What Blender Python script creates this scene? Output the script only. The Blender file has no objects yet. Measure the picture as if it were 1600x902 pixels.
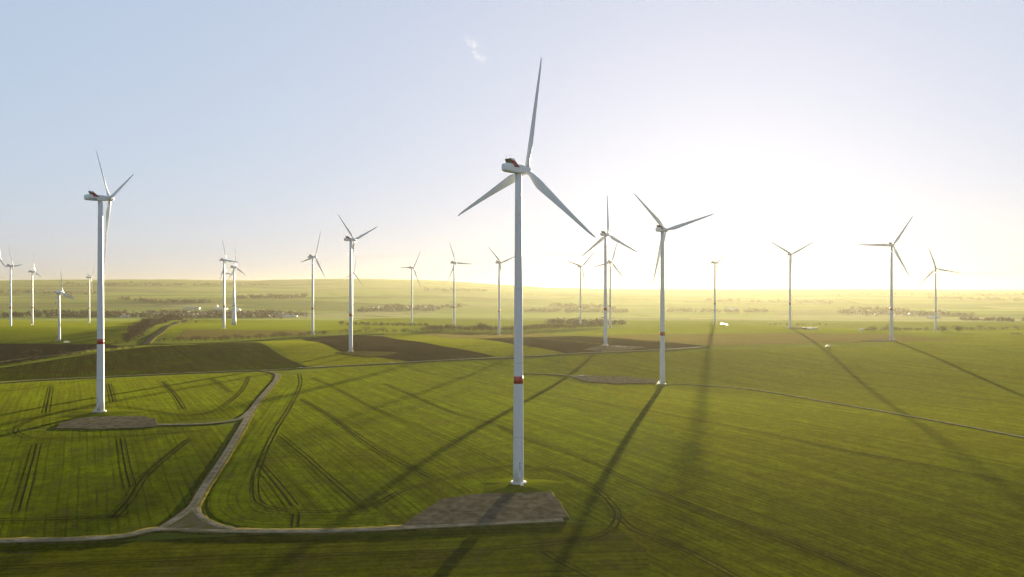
import bpy, bmesh, math, random
import numpy as np
from mathutils import Vector, Matrix, geometry

random.seed(7)
rng = np.random.default_rng(7)
SC = bpy.context.scene
COL = SC.collection
F = 1244.0           # focal length in photo pixels (28 mm on 36 mm)
CH = 78.0            # camera height
R = math.radians
SUN_AZ, SUN_EL = 14.8, 5.6
SKY_GAMMA, SKY_SAT, ALB = .215, .88, .76

# ------------------------------------------------------------------ terrain
TURB = [  # u_base, v_base, v_hub, rotor angle, yaw
    # key, u, v, vhub, theta, yaw
    ('A', 810, 757, 268, 9.5, 44),
    ('B', 157, 645, 312, -43, 48),
    ('C', 1035, 601, 360, -44, 43),
    ('D', 548, 549.5, 375, -47, 43),
    ('E', 946, 540, 367, -2, 43),
    ('F', 1393, 532, 384, 33, 42),
    ('G', 1234.5, 513, 398, 62, 43),
    ('H', 1117, 506, 411, 67, 82),
    ('I', 488.5, 522, 402, 20, 43),
    ('J', 709.5, 514, 411, -26, 43),
    ('K', 780, 523, 411, -48, 43),
    ('L', 643.5, 508, 419, 32, 43),
    ('M', 907, 510, 417, 47, 43),
    ('N', 953.5, 512, 410, 18, 43),
    ('O', 1462, 519, 420, -18, 36),
    ('P', 16.5, 513, 416, -33, 37),
    ('Q', 50.5, 508, 425, -14, 42),
    ('S', 139.5, 505, 434, 45, 46),
    ('T', 350, 514, 407, -24, 43),
    ('U', 365.5, 508, 418, -7, 43),
    ('V', 350.9, 503, 427, -23, 43),
    ('W', 551, 501, 427, 12, 43),
    ('X', -5, 510, 405, -6, 43),
]
HUB = 125.0
ctrl = []
for k, u, v, vh, th, yaw in TURB:
    d = F * HUB / (v - vh)
    ctrl.append(((u - 800) / F * d, d, CH - (v - 451) / F * d))
ctrl += [(-300, 195, -6.0), (-120, 195, -6.4), (0, 195, -6.8), (130, 195, -9.4), (320, 195, -14.5),
         (-400, 300, -1.0), (-200, 330, 0.5), (250, 330, -4.4), (420, 330, -9.0), (0, 60, -9), (-300, 60, -9), (300, 60, -12),
         (-40, 300, -1.0), (40, 300, -1.4), (0, 370, 1.4), (330, 600, -1.5), (600, 700, 0.0), (150, 450, 0.0),
         (-670, 1130, -8.0), (-760, 1230, 0.0), (-620, 1010, -8), (-600, 900, 1.0), (-420, 1150, 0.5), (-300, 1160, 2.0), (-280, 1010, 8.5), (-380, 1005, 8.0), (-470, 970, 5.5), (-210, 1010, 8.0),
         (-480, 760, 2.5), (-330, 830, 3.2), (-420, 640, 4.0), (-1000, 1230, 0.5), (-1000, 1100, -9),
         (900, 1300, 6), (1100, 1700, 0), (1200, 1000, 4), (900, 800, 3),
         (-800, 2100, -2), (-400, 2100, -2), (0, 2000, -6), (400, 2000, -3), (900, 2100, -9), (1300, 2100, -10), (-1400, 2100, -3)]
cp = np.array(ctrl, float)
S = 300.0
def tps(r2):
    return np.where(r2 > 1e-12, 0.5 * r2 * np.log(np.maximum(r2, 1e-12)), 0.0)
n = len(cp)
X = cp[:, :2] / S
K = tps(((X[:, None] - X[None]) ** 2).sum(-1)) + np.eye(n) * 0.004
Pm = np.hstack([np.ones((n, 1)), X])
A_ = np.zeros((n + 3, n + 3)); A_[:n, :n] = K; A_[:n, n:] = Pm; A_[n:, :n] = Pm.T
W_ = np.linalg.solve(A_, np.concatenate([cp[:, 2], [0, 0, 0]]))

RU = [-3000, -900, 0, 200, 400, 560, 700, 800, 850, 1000, 1200, 1330, 1500, 1600, 2200, 4000]
RV = [440, 440, 438, 436.5, 438, 435, 439, 446, 450, 452, 453, 452, 456, 457, 458, 458]

def sstep(a, b, x):
    t = np.clip((x - a) / (b - a), 0, 1)
    return t * t * (3 - 2 * t)

def T(x, y):
    x = np.atleast_1d(np.asarray(x, float)); y = np.atleast_1d(np.asarray(y, float))
    xc = np.clip(x, -1500, 1500); yc = np.clip(y, 20, 2250)
    q = np.stack([xc, yc], -1) / S
    z = np.empty(len(q))
    for i in range(0, len(q), 20000):
        qq = q[i:i + 20000]
        kk = tps(((qq[:, None] - X[None]) ** 2).sum(-1))
        z[i:i + 20000] = kk @ W_[:n] + W_[n] + qq @ W_[n + 1:]
    z = np.clip(z, -30, 30)
    ys = np.maximum(y, 50.0)
    u = np.where(y > 300, 800 + F * x / ys, 800.0)
    zr = CH + (451 - np.interp(u, RU, RV)) / F * 9500
    t = np.clip((y - 3000) / 6500, 0, 1)
    zf = -30 + (zr + 30) * t ** 1.45
    und = (np.sin(x / 610 + 1.3) * np.sin(y / 830 + x / 2300) * 7 + np.sin(x / 1570 - y / 1200) * 10) * sstep(2600, 4500, y) * (1 - sstep(8000, 9400, y))
    und = und + (np.sin(x / 95) * 1.0 + np.sin(x / 41 + 2) * .7 + np.sin(x / 233) * 2.0) * sstep(8600, 9500, y)
    zf = zf + und
    back = sstep(9500, 12500, y)
    zf = zf * (1 - back) + back * np.minimum(zf, 52)
    w = sstep(1950, 2900, y)
    z = z * (1 - w) + zf * w
    # small natural relief
    z = z + (np.sin(x / 47 + y / 89) * np.sin(y / 61 - x / 130)) * 0.22 * (1 - w)
    return z

def Tz(x, y):
    return float(T([x], [y])[0])

def P(u, v):
    """the ground point seen at a photo pixel"""
    dx, dz = (u - 800) / F, -(v - 451) / F
    ys = np.concatenate([np.arange(60, 2200, 6.0), np.arange(2200, 12000, 30.0)])
    g = CH + dz * ys - T(dx * ys, ys)
    i = int(np.argmax(g < 0)) if (g < 0).any() else len(ys) - 1
    if i == 0: i = 1
    a, b = ys[i - 1], ys[i]
    for _ in range(18):
        m = (a + b) / 2
        if CH + dz * m - Tz(dx * m, m) < 0: b = m
        else: a = m
    return (dx * b, b)

# ------------------------------------------------------------------ helpers
def tag(o, label=None, cat=None, group=None, kind=None):
    if label: o['label'] = label
    if cat: o['category'] = cat
    if group: o['group'] = group
    if kind: o['kind'] = kind
    return o

def mesh_obj(name, verts, faces, mat, parent=None, smooth=False, uvs=None):
    me = bpy.data.meshes.new(name)
    me.from_pydata([tuple(v) for v in verts], [], faces)
    me.update()
    for m in (mat if isinstance(mat, (list, tuple)) else [mat]):
        me.materials.append(m)
    if smooth:
        me.shade_smooth()
    if uvs is not None:
        l = me.uv_layers.new(name='uv')
        idx = np.empty(len(me.loops), int); me.loops.foreach_get('vertex_index', idx)
        l.data.foreach_set('uv', np.asarray(uvs, np.float32)[idx].ravel())
    o = bpy.data.objects.new(name, me); COL.objects.link(o)
    if parent: o.parent = parent
    return o

def bm_obj(name, bm, mat, parent=None, smooth=False):
    bmesh.ops.recalc_face_normals(bm, faces=bm.faces)
    me = bpy.data.meshes.new(name); bm.to_mesh(me); bm.free()
    for m in (mat if isinstance(mat, (list, tuple)) else [mat]):
        me.materials.append(m)
    if smooth: me.shade_smooth()
    o = bpy.data.objects.new(name, me); COL.objects.link(o)
    if parent: o.parent = parent
    return o

def empty(name, loc, rz=0):
    o = bpy.data.objects.new(name, None); COL.objects.link(o)
    o.location = loc; o.rotation_euler = (0, 0, rz); o.empty_display_size = 1
    return o

def copy_tree(o, parent=None):
    c = o.copy(); COL.objects.link(c)
    if parent: c.parent = parent
    for ch in [h for h in o.children]: copy_tree(ch, c)
    return c

def box(bm, c, s, rot=None, mi=0):
    m = Matrix.Translation(c)
    if rot is not None: m = m @ rot
    r = bmesh.ops.create_cube(bm, size=1.0, matrix=m @ Matrix.Diagonal((*s, 1)))
    for f in {f for v in r['verts'] for f in v.link_faces}: f.material_index = mi
    return r['verts']

def ring_loft(rings, close=True, caps=True):
    n = len(rings[0]); v = [p for r in rings for p in r]; f = []
    for i in range(len(rings) - 1):
        for j in range(n):
            k = (j + 1) % n
            f.append((i * n + j, i * n + k, (i + 1) * n + k, (i + 1) * n + j))
    if caps:
        f.append(tuple(reversed(range(n)))); f.append(tuple((len(rings) - 1) * n + j for j in range(n)))
    return v, f

def lathe(prof, n=32):
    return ring_loft([[(r * math.cos(2 * math.pi * j / n), r * math.sin(2 * math.pi * j / n), z) for j in range(n)] for r, z in prof])

# ------------------------------------------------------------------ materials
class N:
    def __init__(s, name):
        s.m = bpy.data.materials.new(name); s.m.use_nodes = True
        s.t = s.m.node_tree; s.t.nodes.clear()
        s.out = s.t.nodes.new('ShaderNodeOutputMaterial')
    def n(s, kind, **kw):
        nd = s.t.nodes.new('ShaderNode' + kind)
        for k, v in kw.items():
            if k in nd.inputs: 
                if hasattr(v, 'links') or isinstance(v, bpy.types.NodeSocket): s.t.links.new(v, nd.inputs[k])
                else: nd.inputs[k].default_value = v
            else: setattr(nd, k, v)
        return nd
    def l(s, a, b): s.t.links.new(a, b)
    def mix(s, fac, a, b, mode='MIX'):
        nd = s.t.nodes.new('ShaderNodeMix'); nd.data_type = 'RGBA'; nd.blend_type = mode
        for i, v in ((0, fac), (6, a), (7, b)):
            if isinstance(v, bpy.types.NodeSocket): s.l(v, nd.inputs[i])
            else: nd.inputs[i].default_value = v if i == 0 else (*v, 1) if len(v) == 3 else v
        return nd.outputs[2]
    def math(s, op, a, b=0.0, c=None):
        nd = s.t.nodes.new('ShaderNodeMath'); nd.operation = op
        for i, v in enumerate((a, b, c)):
            if v is None: continue
            if isinstance(v, bpy.types.NodeSocket): s.l(v, nd.inputs[i])
            else: nd.inputs[i].default_value = v
        return nd.outputs[0]
    def noise(s, vec, scale, detail=3, rough=.55, dist=0.0):
        nd = s.n('TexNoise', Scale=scale, Detail=detail, Roughness=rough, Distortion=dist)
        s.l(vec, nd.inputs['Vector']); return nd.outputs['Fac']
    def mapping(s, vec, rot=0.0, scale=(1, 1, 1), loc=(0, 0, 0)):
        nd = s.t.nodes.new('ShaderNodeMapping'); nd.vector_type = 'POINT'
        s.l(vec, nd.inputs[0]); nd.inputs['Rotation'].default_value = (0, 0, rot)
        nd.inputs['Scale'].default_value = scale; nd.inputs['Location'].default_value = loc
        return nd.outputs[0]
    def rampf(s, x, a, b):
        nd = s.t.nodes.new('ShaderNodeMapRange'); nd.clamp = True; nd.interpolation_type = 'SMOOTHSTEP'
        s.l(x, nd.inputs[0]); nd.inputs[1].default_value = a; nd.inputs[2].default_value = b
        return nd.outputs[0]

def simple(name, col, rough=.6, spec=.3, var=.08, scale=1.0, metallic=0):
    b = N(name)
    g = b.n('TexCoord')
    nz = b.noise(g.outputs['Object'], scale, 4)
    c = b.mix(nz, [c * (1 - var) for c in col], [min(1, c * (1 + var)) for c in col])
    p = b.n('BsdfPrincipled', Roughness=rough, Metallic=metallic)
    p.inputs['Specular IOR Level'].default_value = spec
    b.l(c, p.inputs['Base Color']); b.l(p.outputs[0], b.out.inputs[0])
    return b.m

def crop(name, ca, cb, soil, ang=0.0, uv=False, patch=.35, bump=1.0, sheen=.03, sheen_col=(.55, .6, .03), rowmix=.95, soilbias=0.0, joint=3.2, jw=.85):
    """drilled field: rows, patchy growth, bare wet spots"""
    b = N(name)
    if uv:
        vec = b.n('UVMap').outputs[0]; rowv = vec; pos = b.n('NewGeometry').outputs['Position']
    else:
        pos = b.n('NewGeometry').outputs['Position']; rowv = b.mapping(pos, rot=-ang)
    r0 = b.noise(b.mapping(rowv, scale=(.006, .085, .0), loc=(5, 3, 0)), 1.0, 3, .6)      # spreader bouts
    r1 = b.noise(b.mapping(rowv, scale=(.008, .24, .0)), 1.0, 2.5, .6)       # drill passes
    r2 = b.noise(b.mapping(rowv, scale=(.025, 1.05, .0)), 1.0, 2, .6)         # rows
    fine = b.noise(b.mapping(rowv, scale=(.30, 1.3, 0)), 1.0, 4, .7)
    big = b.noise(b.mapping(pos, scale=(1, 1, 0)), .011, 4, .6)
    med = b.noise(b.mapping(pos, scale=(1, 1, 0)), .055, 5, .62, .4)
    rows = b.math('ADD', b.math('MULTIPLY', b.rampf(r1, .40, .60), .65), b.math('MULTIPLY', b.rampf(r2, .38, .62), .35))
    rows = b.math('ADD', b.math('MULTIPLY', rows, .62), b.math('MULTIPLY', b.rampf(r0, .40, .60), .38))
    pf = b.rampf(b.math('ADD', b.math('MULTIPLY', big, .6), b.math('MULTIPLY', med, .4)), .40, .60)
    c = b.mix(pf, ca, cb)
    # drill joints: narrow darker lines every few metres, wavering and broken
    ry = b.n('SeparateXYZ'); b.l(rowv, ry.inputs[0])
    yy = b.math('ADD', ry.outputs[1], b.math('MULTIPLY', b.noise(b.mapping(rowv, scale=(.02, .05, 0)), 1.0, 3), 2.2))
    tri = b.math('ABSOLUTE', b.math('SUBTRACT', b.math('FRACT', b.math('DIVIDE', yy, joint)), .5))
    line = b.math('MULTIPLY', b.math('SUBTRACT', 1.0, b.rampf(tri, .07, .17)), b.rampf(b.noise(b.mapping(rowv, scale=(.02, .3, 0), loc=(3, 9, 0)), 1.0, 3, .6), .38, .58))
    # each row: leaves on top, darker gap between
    c = b.mix(b.math('MULTIPLY', rows, rowmix), c, tuple(k * .34 + s_ * .12 for k, s_ in zip(ca, soil)))
    c = b.mix(b.math('MULTIPLY', line, jw), c, tuple(k * .18 + s_ * .2 for k, s_ in zip(ca, soil)))
    sv = b.math('ADD', b.math('MULTIPLY', b.rampf(fine, .3, .7), .6), b.math('MULTIPLY', b.rampf(med, .35, .68), patch * 1.4))
    sf = b.math('MULTIPLY', b.rampf(sv, .55 - soilbias, 1.05 - soilbias), .6)
    spots = b.rampf(b.noise(b.mapping(rowv, scale=(.045, .12, 0), loc=(31, 7, 0)), 1.0, 3, .6, .5), .63, .72)
    sf = b.math('MAXIMUM', sf, b.math('MULTIPLY', spots, .7))
    c = b.mix(sf, c, soil)
    # clumpy growth: single plants and tufts
    cl = b.math('ADD', b.math('MULTIPLY', b.noise(b.mapping(pos, scale=(1, 1, 0)), .17, 4, .7), .5), b.math('MULTIPLY', b.noise(b.mapping(pos, scale=(1, 1, 0)), .6, 4, .7), .5))
    cl = b.rampf(cl, .40, .60)
    cc = b.n('CombineXYZ'); k_ = b.math('MULTIPLY_ADD', cl, .62, .66)
    for q_ in range(3): b.l(k_, cc.inputs[q_])
    c = b.mix(1.0, c, cc.outputs[0], 'MULTIPLY'); c = b.mix(1.0, c, (ALB, ALB, ALB), 'MULTIPLY')
    h = b.math('ADD', b.math('MULTIPLY', r2, .30), b.math('MULTIPLY', r1, .45))
    h = b.math('ADD', h, b.math('MULTIPLY', fine, .22))
    h = b.math('ADD', h, b.math('MULTIPLY', med, 1.1))
    h = b.math('ADD', h, b.math('MULTIPLY', r0, .8))
    bp = b.n('Bump', Strength=1.0, Distance=.07 * bump); b.l(h, bp.inputs['Height'])
    p = b.n('BsdfPrincipled', Roughness=.9)
    p.inputs['Specular IOR Level'].default_value = .0
    p.inputs['Sheen Weight'].default_value = sheen
    p.inputs['Sheen Roughness'].default_value = .45
    p.inputs['Sheen Tint'].default_value = (*sheen_col, 1)
    b.l(c, p.inputs['Base Color']); b.l(bp.outputs[0], p.inputs['Normal'])
    b.l(p.outputs[0], b.out.inputs[0])
    return b.m

def gravel(name, ca, cb, grass=(.09, .10, .02), gam=.55, spec=.0, rough=.9, k=.6):
    b = N(name)
    pos = b.n('NewGeometry').outputs['Position']
    n1 = b.noise(b.mapping(pos, scale=(1, 1, 0)), .25, 5, .65)
    n2 = b.noise(b.mapping(pos, scale=(1, 1, 0)), 2.2, 3, .6)
    c = b.mix(b.rampf(n1, .40, .60), ca, cb)
    tr_ = b.noise(b.mapping(pos, rot=.35, scale=(.05, .55, 0)), 1.0, 3, .6, .8)
    c = b.mix(b.math('MULTIPLY', b.rampf(tr_, .54, .66), .45), c, tuple(q * .45 for q in cb))
    c = b.mix(b.math('MULTIPLY', b.rampf(n2, .56, .68), .18), c, tuple(min(1, q * 1.35) for q in ca))
    c = b.mix(b.rampf(b.math('ADD', b.math('MULTIPLY', n1, .5), b.math('MULTIPLY', n2, .5)), gam, gam + .1), c, grass); c = b.mix(1.0, c, (k, k, k), 'MULTIPLY')
    bp = b.n('Bump', Strength=1.0, Distance=.06); b.l(b.math('ADD', n1, b.math('MULTIPLY', n2, .3)), bp.inputs['Height'])
    p = b.n('BsdfPrincipled', Roughness=rough); p.inputs['Specular IOR Level'].default_value = spec
    b.l(c, p.inputs['Base Color']); b.l(bp.outputs[0], p.inputs['Normal']); b.l(p.outputs[0], b.out.inputs[0])
    return b.m

def track_mat():
    b = N('track_gravel')
    pos = b.n('NewGeometry').outputs['Position']
    uv = b.n('SeparateXYZ'); b.l(b.n('UVMap').outputs[0], uv.inputs[0])
    n1 = b.noise(b.mapping(pos, scale=(1, 1, 0)), .22, 5, .65)
    n2 = b.noise(b.mapping(pos, scale=(1, 1, 0)), 1.6, 4, .65)
    v = b.math('ADD', b.math('ABSOLUTE', uv.outputs[1]), b.math('MULTIPLY', b.math('SUBTRACT', n2, .5), .7))
    crown = b.math('SUBTRACT', 1.0, b.rampf(v, .25, .5))
    edge = b.rampf(v, 1.15, 1.6)
    c = b.mix(b.rampf(n1, .35, .65), (.145, .130, .108), (.092, .084, .070))
    c = b.mix(b.math('MULTIPLY', crown, b.rampf(n1, .40, .58)), c, (.075, .075, .025))
    c = b.mix(b.math('MULTIPLY', edge, .85), c, (.12, .105, .04))
    dark = b.rampf(b.noise(b.mapping(pos, scale=(1, 1, 0), loc=(9, 4, 0)), .5, 3, .6), .62, .70)
    c = b.mix(b.math('MULTIPLY', dark, .5), c, (.06, .05, .035))
    bp = b.n('Bump', Strength=1.0, Distance=.06); b.l(n2, bp.inputs['Height'])
    p = b.n('BsdfPrincipled', Roughness=.9); p.inputs['Specular IOR Level'].default_value = .0
    b.l(c, p.inputs['Base Color']); b.l(bp.outputs[0], p.inputs['Normal']); b.l(p.outputs[0], b.out.inputs[0])
    return b.m

def ground_mat():
    """near: winter wheat; from about 2.2 km on: the patchwork of far fields"""
    b = N('ground_fields')
    pos = b.n('NewGeometry').outputs['Position']
    sx = b.n('SeparateXYZ'); b.l(pos, sx.inputs[0])
    far = b.rampf(sx.outputs[1], 2050, 2250)
    vo = b.n('TexVoronoi', Scale=1.0, Randomness=.85); vo.distance = 'MANHATTAN'
    b.l(b.mapping(pos, rot=.12, scale=(.00095, .0020, 0)), vo.inputs['Vector'])
    cs = b.n('SeparateColor'); b.l(vo.outputs['Color'], cs.inputs[0])
    cr = b.n('ValToRGB'); cr.color_ramp.interpolation = 'CONSTANT'
    e = cr.color_ramp.elements
    pal = [(0, (.07, .095, .035)), (.25, (.042, .058, .03)), (.42, (.10, .125, .045)), (.6, (.065, .06, .045)), (.72, (.13, .125, .075)), (.82, (.085, .105, .04)), (.93, (.032, .042, .026))]
    e[0].position = 0; e[0].color = (*pal[0][1], 1); e[1].position = pal[1][0]; e[1].color = (*pal[1][1], 1)
    for p_, c_ in pal[2:]:
        k = e.new(p_); k.color = (*c_, 1)
    b.l(cs.outputs[0], cr.inputs[0])
    hed = b.n('TexVoronoi', Scale=1.0, Randomness=.9); hed.feature = 'DISTANCE_TO_EDGE'
    b.l(b.mapping(pos, rot=-.2, scale=(.0011, .0021, 0)), hed.inputs['Vector'])
    hm = b.math('SUBTRACT', 1.0, b.rampf(hed.outputs['Distance'], .012, .03))
    hm = b.math('MULTIPLY', hm, b.rampf(b.noise(pos, .0016, 2), .45, .6))
    fc = b.mix(b.math('MULTIPLY', hm, .8), cr.outputs[0], (.03, .03, .015))
    streak = b.noise(b.mapping(pos, rot=.3, scale=(.0012, .009, 0)), 1.0, 4, .6)
    fc = b.mix(b.math('MULTIPLY', b.rampf(streak, .35, .7), .35), fc, (.045, .055, .02))
    nz = b.noise(b.mapping(pos, scale=(1, 1, 0)), .02, 5, .6)
    nc = b.mix(b.rampf(nz, .35, .65), (.085, .10, .014), (.06, .075, .014))
    fc = b.mix(1.0, fc, (1.5, 1.5, 1.5), 'MULTIPLY'); c = b.mix(far, nc, fc); c = b.mix(1.0, c, (ALB, ALB, ALB), 'MULTIPLY')  # far field colours lightened to stand in for the haze over them
    bp = b.n('Bump', Strength=1.0, Distance=.15); b.l(b.noise(b.mapping(pos, scale=(1, 1, 0)), .12, 5, .65), bp.inputs['Height'])
    p = b.n('BsdfPrincipled', Roughness=.9); p.inputs['Specular IOR Level'].default_value = .0
    p.inputs['Sheen Weight'].default_value = .02; p.inputs['Sheen Roughness'].default_value = .45; p.inputs['Sheen Tint'].default_value = (.55, .6, .04, 1)
    b.l(c, p.inputs['Base Color']); b.l(bp.outputs[0], p.inputs['Normal']); b.l(p.outputs[0], b.out.inputs[0])
    return b.m

def ang_of(a, b_):
    p, q = P(*a), P(*b_)
    return math.atan2(q[1] - p[1], q[0] - p[0])

SOIL = (.040, .030, .018)
M = {}
M['ground'] = ground_mat()
GA, GB = (.094, .122, .002), (.074, .086, .002)
M['centre'] = crop('winter_wheat_centre', GA, GB, SOIL, ang_of((514, 649), (677, 748)))
M['left_near'] = crop('winter_wheat_left', GA, (.046, .072, .002), SOIL, ang_of((61, 693), (35, 799)))
M['left_far'] = crop('winter_wheat_left_far', GA, GB, SOIL, ang_of((81, 604), (74, 645)))
M['right'] = crop('winter_wheat_right', (.108, .120, .002), (.092, .084, .002), (.050, .038, .010), ang_of((1027, 769), (1359, 897)), patch=.25)
M['front'] = crop('winter_wheat_front', (.066, .080, .002), (.056, .056, .002), SOIL, ang_of((0, 890), (800, 860)))  # same wheat, darkened in colour to imitate the shaded foreground slope
M['headland'] = crop('headland_wheat', GA, (.056, .085, .002), SOIL, uv=True)
M['plough'] = crop('ploughed_soil', (.036, .025, .013), (.021, .015, .009), (.014, .010, .006), ang_of((530, 530), (760, 556)), sheen=0)
M['plough_shaded'] = crop('ploughed_shaded', (.026, .021, .013), (.022, .018, .012), (.018, .014, .01), .1, sheen=0)  # ploughed soil, its colour also darkened for the shade on this slope
M['stubble'] = crop('brown_stubble', (.085, .062, .028), (.075, .068, .022), (.05, .036, .02), .15, sheen=.03, sheen_col=(.6,.5,.12))
M['hump'] = crop('thin_crop_on_soil', (.046, .060, .003), (.044, .034, .008), (.028, .020, .009), ang_of((250, 590), (215, 548)), patch=.5, soilbias=.05, sheen=0)
M['yellow'] = crop('yellow_green_crop', (.105, .112, .003), (.09, .092, .004), (.07, .06, .02), .2, patch=.15)
M['bright'] = crop('bright_green_crop', (.10, .128, .003), (.085, .105, .004), (.06, .06, .02), .1, patch=.15)
M['track'] = track_mat()
M['pad'] = gravel('pad_gravel', (.150, .128, .090), (.085, .071, .048), grass=(.075, .065, .03), gam=.56)
M['fork'] = gravel('fork_ground', (.10, .088, .062), (.07, .062, .044), grass=(.07, .075, .015), gam=.47, k=.7)
M['asphalt'] = gravel('asphalt', (.06, .06, .062), (.05, .05, .052), gam=.9)
M['verge'] = gravel('dry_grass_verge', (.27, .21, .07), (.16, .15, .035), grass=(.09, .11, .01), gam=.5, k=.28)
M['rut'] = gravel('tyre_rut', (.030, .026, .012), (.045, .042, .014), grass=(.05, .06, .012), gam=.6, k=.45)
M['mound'] = gravel('mound_grass', (.085, .10, .004), (.125, .11, .01), grass=(.07, .09, .003), gam=.46, k=.8)
M['white'] = simple('white_paint', (.66, .67, .68), .35, .45, .03, .25)
M['grey'] = simple('blade_grey', (.56, .57, .58), .4, .4, .03, .3)
M['red'] = simple('red_band', (.34, .024, .02), .45, .3, .1, 1.5)
M['redp'] = simple('red_panel', (.24, .022, .018), .45, .3, .1, 1.5)
M['dark'] = simple('radiator_dark', (.05, .038, .025), .6, .3, .3, 6)
M['metal'] = simple('galvanised', (.45, .46, .47), .4, .5, .1, 3, metallic=.6)
M['concrete'] = simple('concrete', (.48, .46, .43), .85, .2, .1, 2)
M['ink'] = simple('dark_lettering', (.02, .03, .06), .5, .3, .05)
M['bark'] = simple('bare_bark', (.04, .028, .018), .9, .1, .3, 2)
M['twig'] = simple('bare_twigs', (.050, .024, .011), .9, .1, .35, .8)
M['twig_green'] = simple('ivy_twigs', (.022, .03, .008), .9, .1, .35, .8)
M['house'] = simple('house_render', (.30, .285, .25), .8, .2, .15, .3)
M['roof'] = simple('tile_roof', (.16, .07, .045), .8, .2, .25, .6)
M['roof_grey'] = simple('grey_roof', (.14, .14, .14), .6, .3, .2, .6)
M['glass'] = simple('dark_glass', (.03, .035, .04), .1, .6, .1)
M['tyre'] = simple('tyre_rubber', (.02, .02, .02), .8, .2, .1)
M['cream'] = simple('cream_paint', (.62, .58, .34), .5, .4, .06)
wm = N('puddle_water'); pw = wm.n('BsdfPrincipled', Roughness=.06); pw.inputs['Base Color'].default_value = (.03, .03, .025, 1); pw.inputs['IOR'].default_value = 1.33
wm.l(pw.outputs[0], wm.out.inputs[0]); M['water'] = wm.m

# tower paint: a thin dark seam where two steel segments bolt together
tb = N('tower_paint')
tc = tb.n('TexCoord'); ts = tb.n('SeparateXYZ'); tb.l(tc.outputs['Object'], ts.inputs[0])
fr = tb.math('FRACT', tb.math('DIVIDE', tb.math('SUBTRACT', ts.outputs[2], 18.0), 29.5))
seam = tb.math('LESS_THAN', fr, .0075)
dirt = tb.noise(tb.mapping(tc.outputs['Object'], scale=(1.2, 1.2, .05)), 1.0, 4, .6)
tcol = tb.mix(tb.rampf(dirt, .3, .75), (.60, .605, .62), (.53, .54, .555))
tcol = tb.mix(tb.math('MULTIPLY', seam, .6), tcol, (.25, .26, .28))
tp = tb.n('BsdfPrincipled', Roughness=.38); tp.inputs['Specular IOR Level'].default_value = .3
tb.l(tcol, tp.inputs['Base Color']); tb.l(tp.outputs[0], tb.out.inputs[0]); M['tower'] = tb.m

# ------------------------------------------------------------------ ground sheet
def build_ground():
    oy = -150.0
    az = np.radians(np.concatenate([np.linspace(-80, -42, 60, endpoint=False), np.linspace(-42, 42, 300, endpoint=False), np.linspace(42, 80, 61)]))
    r = [150.0]
    while r[-1] < 40000: r.append(r[-1] * 1.0115)
    r = np.array(r)
    A, Rr = np.meshgrid(az, r)
    x = (Rr * np.sin(A)).ravel(); y = (Rr * np.cos(A)).ravel() + oy
    z = T(x, y)
    na, nr = len(az), len(r)
    v = np.stack([x, y, z], -1).astype(np.float32)
    i = np.arange(nr - 1)[:, None] * na + np.arange(na - 1)[None]
    f = np.stack([i, i + 1, i + 1 + na, i + na], -1).reshape(-1, 4)[:, ::-1]
    me = bpy.data.meshes.new('ground')
    me.vertices.add(len(v)); me.vertices.foreach_set('co', v.ravel())
    me.loops.add(f.size); me.loops.foreach_set('vertex_index', f.ravel().astype(np.int32))
    me.polygons.add(len(f)); me.polygons.foreach_set('loop_start', np.arange(0, f.size, 4, dtype=np.int32))
    me.update(calc_edges=True); me.validate()
    me.materials.append(M['ground']); me.shade_smooth()
    o = bpy.data.objects.new('ground', me); COL.objects.link(o)
    if me.polygons[0].normal.z < 0: me.flip_normals()
    tag(o, kind='structure')
build_ground()

def lift(y, layer):
    return layer * (.045 + np.maximum(y, 0) * 9e-5)

def drape(name, pix, mat, layer=1, world=False, step=None, raise_=0.0):
    pts = [p if world else P(*p) for p in pix]
    # densify the outline
    ym = np.mean([p[1] for p in pts])
    st = step or max(6.0, ym * .014)
    ol = []
    for i, a in enumerate(pts):
        b_ = pts[(i + 1) % len(pts)]
        k = max(1, int(math.dist(a, b_) / st))
        ol += [(a[0] + (b_[0] - a[0]) * j / k, a[1] + (b_[1] - a[1]) * j / k) for j in range(k)]
    xs = [p[0] for p in ol]; ys = [p[1] for p in ol]
    g = []
    x = min(xs) + st / 2; row = 0
    while x < max(xs):
        y = min(ys) + st / 2 + (row % 2) * st * .5
        while y < max(ys):
            g.append((x, y)); y += st
        x += st * .9; row += 1
    # keep the points inside the outline
    if g:
        ga = np.array(g); inside = np.zeros(len(ga), bool)
        oa = np.array(ol); ob = np.roll(oa, -1, 0)
        for (x1, y1), (x2, y2) in zip(oa, ob):
            c = ((y1 > ga[:, 1]) != (y2 > ga[:, 1]))
            with np.errstate(divide='ignore', invalid='ignore'):
                xi = (x2 - x1) * (ga[:, 1] - y1) / (y2 - y1) + x1
            inside ^= c & (ga[:, 0] < xi)
        ga = ga[inside]
    else:
        ga = np.zeros((0, 2))
    allp = [Vector(p) for p in ol] + [Vector(p) for p in ga]
    ov, oe, of, *_ = geometry.delaunay_2d_cdt(allp, [], [list(range(len(ol)))], 1, 1e-4)
    xy = np.array([(p.x, p.y) for p in ov])
    z = T(xy[:, 0], xy[:, 1]) + lift(xy[:, 1], layer) + raise_
    o = mesh_obj(name, np.column_stack([xy, z]), [tuple(f) for f in of], mat, smooth=True)
    me = o.data
    if len(me.polygons) and me.polygons[len(me.polygons) // 2].normal.z < 0: me.flip_normals()
    return tag(o, kind='structure')

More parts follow.
